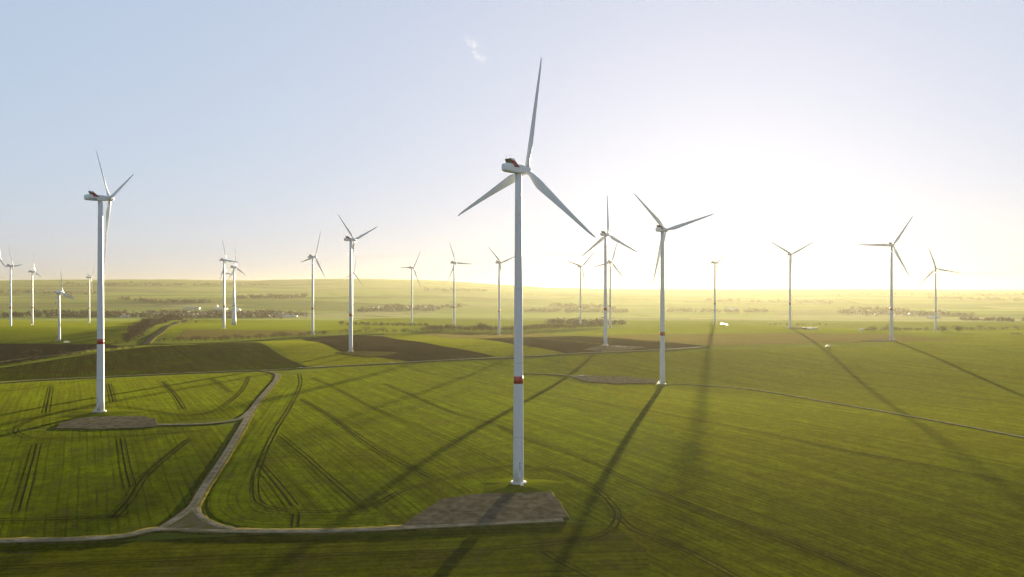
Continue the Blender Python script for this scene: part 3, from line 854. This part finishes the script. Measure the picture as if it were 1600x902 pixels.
# ------------------------------------------------------------------ trees
def tree_meshes(seed, h, w, trunk_h, nb, ng, tw=(.10, .5)):
    """bare tree: limbs from a tapered trunk and a cloud of slender twigs; returns (trunk mesh, crown mesh)"""
    rr = random.Random(seed)
    bm = bmesh.new()
    def limb(p, q, r0, r1, s=5):
        d = (q - p); L = d.length
        m = Matrix.Translation((p + q) / 2) @ d.to_track_quat('Z', 'Y').to_matrix().to_4x4()
        bmesh.ops.create_cone(bm, cap_ends=True, segments=s, radius1=r0, radius2=r1, depth=L, matrix=m)
    top = Vector((rr.uniform(-.04, .04) * h, rr.uniform(-.04, .04) * h, h * .72))
    limb(Vector((0, 0, -.3)), Vector((top.x * .4, top.y * .4, trunk_h)), h * .026, h * .02)
    limb(Vector((top.x * .4, top.y * .4, trunk_h)), top, h * .02, h * .006)
    ends = [top]
    for i in range(nb):
        t = rr.uniform(0, .75); b0 = Vector((top.x * (.4 + .6 * t), top.y * (.4 + .6 * t), trunk_h + (top.z - trunk_h) * t))
        a = rr.uniform(0, 2 * math.pi); L = w * .5 * rr.uniform(.55, 1.0) * (1 - .35 * t)
        e = b0 + Vector((math.cos(a) * L, math.sin(a) * L, L * rr.uniform(.35, 1.1)))
        e.z = min(e.z, h * .95)
        limb(b0, e, h * .011, h * .003, 4); ends.append(e)
    tm = bpy.data.meshes.new('trunk'); bm.to_mesh(tm); bm.free()
    vs = []; fs = []
    for i in range(ng):
        e = ends[rr.randrange(len(ends))]
        s = w * .16
        c = e + Vector((rr.gauss(0, s), rr.gauss(0, s), rr.gauss(0, s * .9)))
        c.z = max(trunk_h * .6, min(h, c.z))
        d = Vector((rr.gauss(0, 1), rr.gauss(0, 1), rr.gauss(.7, .8))).normalized()
        L = h * rr.uniform(.05, .13); wd = h * rr.uniform(tw[0], tw[1]) * .035
        sd = d.cross(Vector((rr.gauss(0, 1), rr.gauss(0, 1), rr.gauss(0, 1)))).normalized() * wd
        k = len(vs); vs += [c - d * L * .5 - sd * .5, c - d * L * .5 + sd * .5, c + d * L * .5 + sd * .3, c + d * L * .5 - sd * .3]; fs.append((k, k + 1, k + 2, k + 3))
    cm = bpy.data.meshes.new('crown'); cm.from_pydata(vs, [], fs); cm.update()
    return tm, cm
KIND = {}
for nm, args, tm_ in [('orchard', (7.5, 8.5, 1.5, 12, 420, (.3, 1.2)), 'twig'), ('tall', (16, 9, 2.0, 16, 520, (.25, .8)), 'twig'), ('bush', (6, 9, .3, 14, 520, (.5, 1.7)), 'twig'), ('evergreen', (9, 9, 1.0, 14, 650, (.6, 1.8)), 'twig_green'), ('thin', (13, 7, 2.5, 14, 260, (.08, .3)), 'twig')]:
    KIND[nm] = []
    for s_ in range(4):
        a, b_ = tree_meshes(hash((nm, s_)) % 1000 if False else len(nm) * 37 + s_ * 11, *args)
        a.materials.append(M['bark']); b_.materials.append(M[tm_]); KIND[nm].append((a, b_))
    
def tree(kind, x, y, s, label, group, name='bare_tree', cat='tree', sink=.0):
    tm, cm = KIND[kind][random.randrange(4)]
    r = empty(name, (x, y, Tz(x, y) - sink), random.uniform(0, 6.28))
    sc = s * random.uniform(.88, 1.15); r.scale = (sc * random.uniform(.9, 1.1), sc, sc * random.uniform(.92, 1.08))
    for n_, m_ in (('trunk', tm), ('crown', cm)):
        c = bpy.data.objects.new(n_, m_); COL.objects.link(c); c.parent = r
    tag(r, label, cat, group)
    return r

# avenue of small fruit trees along the lane
for u in [246, 256, 270, 279, 287, 299, 306, 312, 321, 334, 345, 350, 356, 368, 378, 388, 399, 406, 414, 424, 432, 439, 446, 453, 468, 475, 482, 494, 502, 508, 533, 541]:
    v = np.interp(u, [240, 330, 400, 470, 545], [536, 534, 530.5, 526, 522.5])
    x, y = P(u, v); tree('orchard', x, y + 3, random.choice((.85, 1, 1.1)) * 1.0, 'small bare fruit tree in the row along the lane above the brown sloping field', 'fruit trees along the lane')
for u in [556, 562, 571, 580, 588, 599, 604, 617, 629, 633, 639, 644, 650, 659, 666, 669, 676, 682, 686, 690]:
    v = np.interp(u, [550, 620, 690], [521.5, 521, 519])
    x, y = P(u, v); tree('orchard', x, y, random.choice((.75, .9, 1.2)) , 'small bare tree dotted along the far bright green strip before the copse', 'small trees along the far green strip')
# hedge of tall brown trees along the road
pl = smooth_line([P(206, 536), P(214, 526), P(228, 514.5), P(246, 507.5), P(266, 502.5), P(284, 499.5)], 17)
for nq, q in enumerate(pl):
    for s_ in ((0, 1) if nq % 3 == 0 else (nq % 2,)):
        tree('bush' if s_ else 'tall', q[0] + rng.normal(-4, 5), q[1] + rng.normal(0, 6), (2.2 if s_ else 1.05), 'brown leafless tree in the dense belt beside the country road', 'leafless tree belt beside the road')
# scrub and trees in front of the dark field
for u, v, k, s_, lab in [(60, 557, 'thin', 1.0, 'wide bare tree before the dark field, the tallest of the roadside scrub'), (50, 559, 'thin', .95, 'leaning bare tree before the dark field, left of the tallest roadside tree'), (97, 552, 'thin', .62, 'slim bare tree in front of the old turbine at the dark field'),
                     (132, 547, 'thin', .5, 'small bare sapling between the old turbine and the tall lettered turbine'), (137, 546, 'thin', .55, 'larger of two bare saplings beside the tall lettered turbine tower'), (181, 540, 'thin', .85, 'lone bare tree beyond the lane, right of the tall lettered turbine tower')]:
    x, y = P(u, v); tree(k, x, y + 2, s_, lab, None)
for u in list(range(6, 105, 7)) + [112, 120, 126, 138, 148, 170, 180, 190, 198, 206, 214]:
    v = np.interp(u, [0, 60, 120, 220], [571, 563, 553, 543]); x, y = P(u, v)
    tree('bush', x + rng.normal(0, 3), y - rng.uniform(3, 14), random.choice((.4, .55, .8)), 'low bare bush in the scrub strip between the lane and the brown sloping field', 'scrub bushes along the lane', name='bush', cat='bush')
for u, v in [(15, 564), (24, 561), (40, 560)]:
    x, y = P(u, v); tree('bush', x, y + 8, 1.1, 'tall round bare bush rising before the dark field behind the lane', 'tall bushes before the dark field', name='bush', cat='bush')
# tree line beyond the bright strip
x, y = P(533, 508.5); tree('evergreen', x, y, 1.05, 'dark round evergreen at the end of the far tree line', None, name='evergreen_tree')
for i, u in enumerate(np.arange(541, 668, 3.3)):
    x, y = P(u, np.interp(u, [540, 670], [509, 510.5])); k = 'evergreen' if i % 7 in (3,) else 'tall' if i % 3 else 'bush'
    tree(k, x, y + rng.normal(0, 8), .55 if k == 'tall' else .8, 'small tree in the thin tree line behind the far bright green strip', 'thin tree line behind the far green strip')
for i, u in enumerate(np.arange(668, 945, 3.3)):
    v = np.interp(u, [668, 720, 800, 945], [517, 518.5, 519, 512.5]); x, y = P(u, v)
    k = 'evergreen' if 750 < u < 770 and i % 2 else 'bush' if i % 2 else 'tall'
    tree(k, x, y + rng.uniform(0, 40), .8 if k == 'tall' else 1.4, 'brown leafless tree in the copse behind the brown stubble and ploughed land', 'leafless trees of the copse')
# bushes by the right-hand pair of turbines
for u, v, s_, lab in [(1473, 519.5, 1.75, 'round bare bush standing against the far face-on turbine'), (1498, 520, 1.9, 'largest round bare bush, standing apart beside the far face-on turbine')]:
    x, y = P(u, v); tree('bush', x, y, s_, lab, None, name='bush', cat='bush')
for u in [1357, 1361, 1366, 1371, 1376, 1382, 1387, 1399, 1404, 1409, 1419, 1424, 1429, 1434, 1444, 1449, 1455, 1478, 1483, 1506, 1512, 1518, 1526, 1533, 1540, 1546, 1552, 1560, 1567, 1574, 1582, 1590, 1597]:
    x, y = P(u, np.interp(u, [1350, 1450, 1600], [518, 517, 515.5])); tree('bush', x, y + rng.uniform(0, 20), random.choice((.7, .95, 1.2)), 'low leafless bush in the broken hedge by the two face-on turbines', 'broken hedge by the face-on turbines', name='bush', cat='bush')
for u, v in [(1449, 516), (1386, 517)]:
    x, y = P(u, v); tree('thin', x, y, .95, 'bare tree standing taller than the broken hedge by the face-on turbines', 'taller bare trees in the broken hedge')
for u in np.arange(1206, 1300, 6.5):
    x, y = P(u, 508.5); tree('bush', x, y + rng.uniform(0, 30), .55, 'small hazy bush on the field edge behind the site containers', 'hazy bushes behind the site containers', name='bush', cat='bush')
for u in (1582, 1588, 1593):
    x, y = P(u, 523); tree('bush', x, y, .6, 'small bush clump standing alone in the yellow-green crop', 'bush clump alone in the crop', name='bush', cat='bush')
x, y = P(307, 506); tree('orchard', x, y, 1.15, 'lone round bare tree in the bright green field beside the road', None)

# tree masses of the valley
def wood(spots, nm='woodland'):
    rr = random.Random(5); vs = []; fs = []
    for (u0, v0, u1, v1, nn, sz) in spots:
        for i in range(nn):
            t = rr.random(); u = u0 + (u1 - u0) * t; v = v0 + (v1 - v0) * t + rr.gauss(0, .7)
            x, y = P(u, v); z = Tz(x, y); s = sz * rr.uniform(.5, 1.2)
            for j in range(26):
                c = Vector((x + rr.gauss(0, s * .45), y + rr.gauss(0, s * .45), z + abs(rr.gauss(s * .5, s * .3))))
                d = Vector((rr.gauss(0, 1), rr.gauss(0, 1), rr.gauss(0, 1))).normalized() * s * .3
                e = d.cross(Vector((rr.gauss(0, 1), rr.gauss(0, 1), rr.gauss(0, 1)))).normalized() * s * .2
                k = len(vs); vs += [c - d, c + e, c + d, c - e]; fs.append((k, k + 1, k + 2, k + 3))
    o = mesh_obj(nm, vs, fs, M['twig']); tag(o, kind='stuff')
wood([(856, 505.3, 975, 506, 70, 9), (0, 494, 200, 495, 110, 13), (40, 489, 200, 491, 70, 12), (170, 494, 300, 496, 110, 12), (230, 490, 420, 492, 150, 12), (300, 496, 440, 496, 110, 11), (400, 488, 480, 494, 60, 11), (220, 472, 330, 473, 60, 14), (180, 467, 260, 474, 30, 14),
      (95, 456, 110, 466, 26, 18), (560, 486, 690, 484, 90, 12), (600, 480, 720, 480, 60, 12), (660, 453, 760, 455, 70, 16), (370, 466, 480, 464, 70, 16), (820, 486, 980, 488, 90, 12), (860, 478, 960, 482, 50, 14), (1040, 486, 1200, 488, 70, 12), (1310, 488, 1520, 494, 150, 11), (1330, 483, 1420, 486, 60, 12), (1500, 500, 1600, 502, 60, 9), (1100, 470, 1300, 474, 50, 15), (1450, 466, 1600, 470, 70, 15), (1300, 460, 1600, 461, 60, 18), (100, 445, 420, 446, 110, 20), (0, 457, 160, 459, 60, 17)])

# ------------------------------------------------------------------ village in the valley
def house_proto(roofm, w, d, h, rh):
    root = empty('house', (0, 0, 0))
    bm = bmesh.new(); box(bm, (0, 0, h / 2 - .5), (w, d, h + 1))
    vs = [bm.verts.new(p) for p in ((-w / 2, -d / 2, h), (-w / 2, d / 2, h), (-w / 2, 0, h + rh), (w / 2, -d / 2, h), (w / 2, d / 2, h), (w / 2, 0, h + rh))]
    bm.faces.new((vs[0], vs[1], vs[2])); bm.faces.new((vs[3], vs[5], vs[4]))
    bm_obj('wall', bm, M['house'], root)
    bm = bmesh.new()
    for s_ in (-1, 1):
        L = math.hypot(d / 2 + .4, rh); a = math.atan2(rh, d / 2)
        box(bm, (0, s_ * (d / 4 + .1), h + rh / 2 + .05), (w + .7, L, .22), Matrix.Rotation(-s_ * a, 4, 'X'))
    rf = bm_obj('roof', bm, roofm, root)
    bm = bmesh.new(); box(bm, (w * .2, .4, h + rh + .3), (.7, .7, 1.6)); bm_obj('chimney', bm, M['roof'], rf)
    bm = bmesh.new()
    for i in range(3):
        for s_ in (-1, 1): box(bm, (-w * .3 + i * w * .3, s_ * (d / 2 + .02), h * .5), (1.2, .1, 1.4))
    bm_obj('window', bm, M['glass'], root)
    return root
hps = [house_proto(M['roof'], 12, 9, 5.5, 4.2), house_proto(M['roof_grey'], 11, 8.5, 6, 3.8), house_proto(M['roof'], 17, 10, 5, 4)]
nh = 0
def place_house(u, v, label, group):
    global nh
    p = hps[nh % 3]; o = p if nh < 3 else copy_tree(p); nh += 1
    x, y = P(u, v); o.location = (x, y, Tz(x, y)); o.rotation_euler = (0, 0, random.uniform(0, 3.14)); s_ = random.uniform(.85, 1.25); o.scale = (s_, s_, s_)
    tag(o, label, 'house', group)
rh = random.Random(3)
for i in range(85):
    u = rh.uniform(190, 475); v = rh.uniform(488.5, 496.5)
    place_house(u, v, 'small pale house among bare trees in the village beyond the road', 'houses of the village beyond the road')
for i in range(22):
    place_house(rh.uniform(560, 690), rh.uniform(481, 486), 'faint pale house in the hazy hamlet behind the thin tree line', 'houses of the hamlet behind the tree line')
for i in range(34):
    place_house(rh.uniform(1320, 1510), rh.uniform(486, 495), 'faint house in the hazy village behind the face-on turbines', 'houses of the village behind the face-on turbines')
for i in range(10):
    place_house(rh.uniform(400, 480), rh.uniform(463.5, 465.5), 'tiny pale house among trees on the far slope', 'houses on the far slope')

def shed(u, v, w, d, h, label, roofm, rz=0.0):
    x, y = P(u, v); root = empty('farm_shed', (x, y, Tz(x, y)), rz)
    bm = bmesh.new(); box(bm, (0, 0, h / 2 - 1), (w, d, h + 2)); bm_obj('wall', bm, M['concrete'], root)
    bm = bmesh.new()
    vs = [bm.verts.new(p) for p in ((-w / 2 - .5, -d / 2 - .5, h), (w / 2 + .5, -d / 2 - .5, h), (w / 2 + .5, 0, h + d * .16), (-w / 2 - .5, 0, h + d * .16), (-w / 2 - .5, d / 2 + .5, h), (w / 2 + .5, d / 2 + .5, h))]
    for q in ((0, 1, 2, 3), (3, 2, 5, 4), (0, 3, 4), (1, 5, 2)): bm.faces.new([vs[i] for i in q])
    bm_obj('roof', bm, roofm, root)
    bm = bmesh.new(); box(bm, (w * .25, -d / 2 - .06, 2.2), (5, .12, 4.4)); bm_obj('door', bm, M['roof_grey'], root)
    tag(root, label, 'shed')
shed(300, 483.5, 70, 22, 6, 'long pale shed on the slope above the village', M['roof_grey'], .05)
shed(345, 484, 60, 20, 6, 'pale industrial shed near the white tank above the village', M['concrete'], -.05)
shed(195, 496, 30, 14, 5, 'pale shed at the village edge near the bright field', M['roof_grey'], .1)
shed(450, 495.5, 70, 18, 4, 'long low greenhouse-like shed at the village edge, near the row of fruit trees', M['concrete'], .03)
shed(478, 495.5, 10, 9, 9, 'small white gabled barn at the end of the long low shed', M['roof'], .3)
shed(1145, 484, 50, 25, 8, 'bright hazy shed in the valley below the sun glare', M['concrete'], .1)
shed(1458, 497.5, 45, 18, 6, 'long pale shed in the valley behind the far face-on turbine', M['concrete'], .1)
shed(602, 484, 22, 14, 9, 'white gabled barn in the hazy hamlet behind the tree line', M['concrete'], .4)
x, y = P(371.5, 486); v, f = lathe([(12, -2), (12, 5), (11, 8), (8, 10.5), (4, 12), (.3, 12.5)], 24)
tk = mesh_obj('storage_tank', v, f, M['white'], smooth=True); tk.location = (x, y, Tz(x, y)); tag(tk, 'white domed storage tank above the village beside the concrete tower', 'tank')
x, y = P(339, 482); v, f = lathe([(5, -2), (5, 14), (3.5, 16), (.3, 17)], 16)
tk = mesh_obj('silo', v, f, M['white'], smooth=True); tk.location = (x, y, Tz(x, y)); tag(tk, 'white silo glinting on the slope above the village', 'silo')

# ------------------------------------------------------------------ vehicles and site boxes
def wheel_part(parent, x, y, r, w):
    v, f = lathe([(r * .5, -w / 2), (r * .92, -w / 2), (r, -w * .35), (r, w * .35), (r * .92, w / 2), (r * .5, w / 2)], 18)
    o = mesh_obj('wheel', [(z + x, a + y, b + r) for a, b, z in v], f, M['tyre'], parent)
    v, f = lathe([(r * .5, -w * .45), (r * .5, w * .45)], 12)
    mesh_obj('rim', [(z + x, a + y, b + r) for a, b, z in v], f, M['metal'], o)

def van(u, v, rz, label):
    x, y = P(u, v); root = empty('van', (x, y, Tz(x, y) + .35), rz)
    pr = [(-2.6, .45), (2.4, .45), (2.6, .8), (2.55, 1.15), (1.75, 1.35), (1.0, 2.15), (.6, 2.3), (-2.5, 2.3), (-2.65, 1.9)]
    rings = [[(sx, py * .98 if abs(sx) > .9 else py, pz - (.04 if abs(sx) > .9 else 0)) for py, pz in pr] for sx in (-1.0, -.92, .92, 1.0)]
    vv, ff = ring_loft(rings); mesh_obj('body', vv, ff, M['white'], root)
    bm = bmesh.new(); box(bm, (0, 1.42, 1.78), (1.7, .06, .85), Matrix.Rotation(R(42), 4, 'X')); 
    for s_ in (-1.005, 1.005): box(bm, (s_, .55, 1.75), (.03, 1.0, .6))
    bm_obj('window', bm, M['glass'], root)
    for s_ in (-.85, .85):
        for yy in (-1.6, 1.65): wheel_part(root, s_, yy, .36, .25)
    tag(root, label, 'van')
van(1293, 543, R(70), 'white van parked alone in the green field beside the long turbine shadow')

x, y = P(104, 537); root = empty('lorry', (x, y, Tz(x, y) + .3), R(80))
bm = bmesh.new(); box(bm, (0, -1.5, 2.3), (2.5, 7.4, 2.6)); bmesh.ops.bevel(bm, geom=bm.edges[:], offset=.06); bm_obj('cargo_box', bm, M['cream'], root)
bm = bmesh.new(); box(bm, (0, 3.5, 1.75), (2.4, 2.0, 2.3)); bmesh.ops.bevel(bm, geom=bm.edges[:], offset=.15, segments=2); cb = bm_obj('cab', bm, M['cream'], root)
bm = bmesh.new(); box(bm, (0, 4.5, 2.2), (2.1, .08, .9)); bm_obj('windscreen', bm, M['glass'], cb)
bm = bmesh.new(); box(bm, (0, -.4, .85), (1.0, 9.4, .3)); bm_obj('chassis', bm, M['dark'], root)
for s_ in (-1.0, 1.0):
    for yy in (-3.6, -2.4, 3.3): wheel_part(root, s_, yy, .5, .35)
tag(root, 'cream box lorry parked at the foot of the old turbine beside the dark field', 'lorry')

def container(u, v, mat, label, rz=0., L=6.):
    x, y = P(u, v); root = empty('site_container', (x, y, Tz(x, y) + .5), rz)
    bm = bmesh.new(); box(bm, (0, 0, 1.3), (L, 2.4, 2.6))
    for i in range(int(L / .5)): box(bm, (-L / 2 + .3 + i * .5, -1.2, 1.3), (.2, .08, 2.3)); box(bm, (-L / 2 + .3 + i * .5, 1.2, 1.3), (.2, .08, 2.3))
    bm_obj('body', bm, mat, root)
    bm = bmesh.new(); box(bm, (L / 2 + .03, 0, 1.3), (.08, 1.9, 2.2)); bm_obj('door', bm, M['roof_grey'], root)
    bm = bmesh.new(); box(bm, (0, 0, 2.66), (L + .1, 2.5, .12)); bm_obj('roof', bm, M['roof_grey'], root)
    tag(root, label, 'container')
container(1265, 514.5, M['white'], 'white site container in the middle of the row beside the V-rotor turbine', .1, 9)
container(1257, 514.8, M['dark'], 'dark site container nearest the V-rotor turbine', .2, 7)
container(1274, 515, M['concrete'], 'grey site container farthest along the row from the V-rotor turbine', -.1, 7)
container(1346, 517.2, M['white'], 'white container beside the low hedge bushes near the face-on turbine', .1, 8)

# ------------------------------------------------------------------ air, sky, sun, camera
bm = bmesh.new()
x0, x1, y0, y1, z0, z1 = -15000, 15000, -300, 15000, -60, 225
box(bm, ((x0 + x1) / 2, (y0 + y1) / 2, (z0 + z1) / 2), (x1 - x0, y1 - y0, z1 - z0))
hm_ = bpy.data.materials.new('haze_air'); hm_.use_nodes = True; nt = hm_.node_tree; nt.nodes.clear()
ho = nt.nodes.new('ShaderNodeOutputMaterial'); hv = nt.nodes.new('ShaderNodeVolumePrincipled')
hv.inputs['Color'].default_value = (.146, .137, .104, 1); hv.inputs['Density'].default_value = 5.2e-5; hv.inputs['Anisotropy'].default_value = .56
nt.links.new(hv.outputs[0], ho.inputs['Volume'])
haze = bm_obj('haze', bm, hm_); tag(haze, kind='stuff')

wd = bpy.data.worlds.new('World'); SC.world = wd; wd.use_nodes = True
nt = wd.node_tree; nt.nodes.clear()
wo = nt.nodes.new('ShaderNodeOutputWorld'); bg = nt.nodes.new('ShaderNodeBackground'); sk = nt.nodes.new('ShaderNodeTexSky')
sk.sky_type = 'NISHITA'; sk.sun_disc = False; sk.sun_elevation = R(SUN_EL); sk.sun_rotation = R(SUN_AZ)
sk.altitude = 200; sk.air_density = 1.0; sk.dust_density = 1.0; sk.ozone_density = 6.0
bg.inputs['Strength'].default_value = .070
gm = nt.nodes.new('ShaderNodeGamma'); gm.inputs[1].default_value = SKY_GAMMA
hs = nt.nodes.new('ShaderNodeHueSaturation'); hs.inputs['Saturation'].default_value = SKY_SAT
nt.links.new(sk.outputs[0], gm.inputs[0]); nt.links.new(gm.outputs[0], hs.inputs['Color']); 
def wm_(op, a, b=0.0, c=None):
    nd = nt.nodes.new('ShaderNodeMath'); nd.operation = op
    for i, v in enumerate((a, b, c)):
        if v is None: continue
        if isinstance(v, bpy.types.NodeSocket): nt.links.new(v, nd.inputs[i])
        else: nd.inputs[i].default_value = v
    return nd.outputs[0]
def wramp(x, a, b):
    nd = nt.nodes.new('ShaderNodeMapRange'); nd.clamp = True; nd.interpolation_type = 'SMOOTHSTEP'
    nt.links.new(x, nd.inputs[0]); nd.inputs[1].default_value = a; nd.inputs[2].default_value = b
    return nd.outputs[0]
tcw = nt.nodes.new('ShaderNodeTexCoord'); sp = nt.nodes.new('ShaderNodeSeparateXYZ'); nt.links.new(tcw.outputs['Generated'], sp.inputs[0])
ay = wm_('MAXIMUM', sp.outputs[1], .05)
su = wm_('DIVIDE', sp.outputs[0], ay); sw = wm_('DIVIDE', sp.outputs[2], ay)
def wnoise(ku, kw, det, off=0.0):
    cb_ = nt.nodes.new('ShaderNodeCombineXYZ'); nt.links.new(wm_('MULTIPLY', su, ku), cb_.inputs[0]); nt.links.new(wm_('MULTIPLY', sw, kw), cb_.inputs[1]); cb_.inputs[2].default_value = off
    nz = nt.nodes.new('ShaderNodeTexNoise'); nz.inputs['Scale'].default_value = 1.0; nz.inputs['Detail'].default_value = det; nz.inputs['Roughness'].default_value = .6
    nt.links.new(cb_.outputs[0], nz.inputs['Vector']); return nz.outputs['Fac']
# one small wisp, lying aslant
du = wm_('SUBTRACT', su, -.0455); dw = wm_('SUBTRACT', sw, .3000)
p1 = wm_('ADD', wm_('MULTIPLY', du, .62), wm_('MULTIPLY', dw, -.78)); p2 = wm_('ADD', wm_('MULTIPLY', du, .78), wm_('MULTIPLY', dw, .62))
rad = wm_('SQRT', wm_('ADD', wm_('POWER', wm_('DIVIDE', p1, .026), 2), wm_('POWER', wm_('DIVIDE', p2, .011), 2)))
wisp = wm_('MULTIPLY', wm_('SUBTRACT', 1.0, wramp(rad, .15, 1.0)), wramp(wnoise(95, 95, 5, 3.1), .42, .68))
# thin flat streaks low over the skyline
band = wm_('MULTIPLY', wramp(sw, .004, .012), wm_('SUBTRACT', 1.0, wramp(sw, .035, .055)))
streak = wm_('MULTIPLY', band, wramp(wnoise(7, 210, 4, 1.7), .54, .70))
bank = wm_('MULTIPLY', wm_('MULTIPLY', wramp(su, .44, .60), wramp(sw, .0, .004)), wm_('SUBTRACT', 1.0, wramp(wm_('ADD', sw, wm_('MULTIPLY', wnoise(11, 40, 4, 6.0), .012)), .022, .032)))
def wmix(fac, a, col):
    nd = nt.nodes.new('ShaderNodeMix'); nd.data_type = 'RGBA'; nt.links.new(fac, nd.inputs[0]); nt.links.new(a, nd.inputs[6]); nd.inputs[7].default_value = (*col, 1); return nd.outputs[2]
tn = nt.nodes.new('ShaderNodeMix'); tn.data_type = 'RGBA'; tn.blend_type = 'MULTIPLY'; tn.inputs[0].default_value = 1.0
nt.links.new(hs.outputs[0], tn.inputs[6]); tn.inputs[7].default_value = (1.035, .985, 1.05, 1)
skc = wmix(wm_('MULTIPLY', wisp, .55), tn.outputs[2], (2.1, 2.0, 1.85))
skc = wmix(wm_('MULTIPLY', streak, .40), skc, (1.15, 1.05, .95))
skc = wmix(wm_('MULTIPLY', bank, .45), skc, (1.5, 1.3, 1.15))
nt.links.new(skc, bg.inputs[0]); nt.links.new(bg.outputs[0], wo.inputs[0])

sl = bpy.data.lights.new('sun', 'SUN'); sl.energy = 5.0; sl.angle = R(.53); sl.color = (1.0, .87, .58)
so = bpy.data.objects.new('sun', sl); COL.objects.link(so)
sd = Vector((math.sin(R(SUN_AZ)) * math.cos(R(SUN_EL)), math.cos(R(SUN_AZ)) * math.cos(R(SUN_EL)), math.sin(R(SUN_EL))))
so.rotation_euler = sd.to_track_quat('Z', 'Y').to_euler(); so.location = sd * 500

cam = bpy.data.cameras.new('camera'); co = bpy.data.objects.new('camera', cam); COL.objects.link(co)
cam.sensor_width = 36; cam.lens = 36 * F / 1600; cam.clip_start = 1; cam.clip_end = 60000
co.location = (0, 0, CH); co.rotation_euler = (R(90), 0, 0)
SC.camera = co
SC.render.engine = 'CYCLES'
SC.cycles.max_bounces = 6; SC.cycles.volume_bounces = 1; SC.cycles.transparent_max_bounces = 8
SC.cycles.use_denoising = True
SC.cycles.denoising_prefilter = 'ACCURATE'; SC.cycles.denoising_input_passes = 'RGB_ALBEDO_NORMAL'
try: SC.cycles.denoiser = 'OPENIMAGEDENOISE'
except Exception: pass
SC.view_settings.view_transform = 'Standard'; SC.view_settings.look = 'None'; SC.view_settings.gamma = 1.0
SC.view_settings.exposure = 3.08
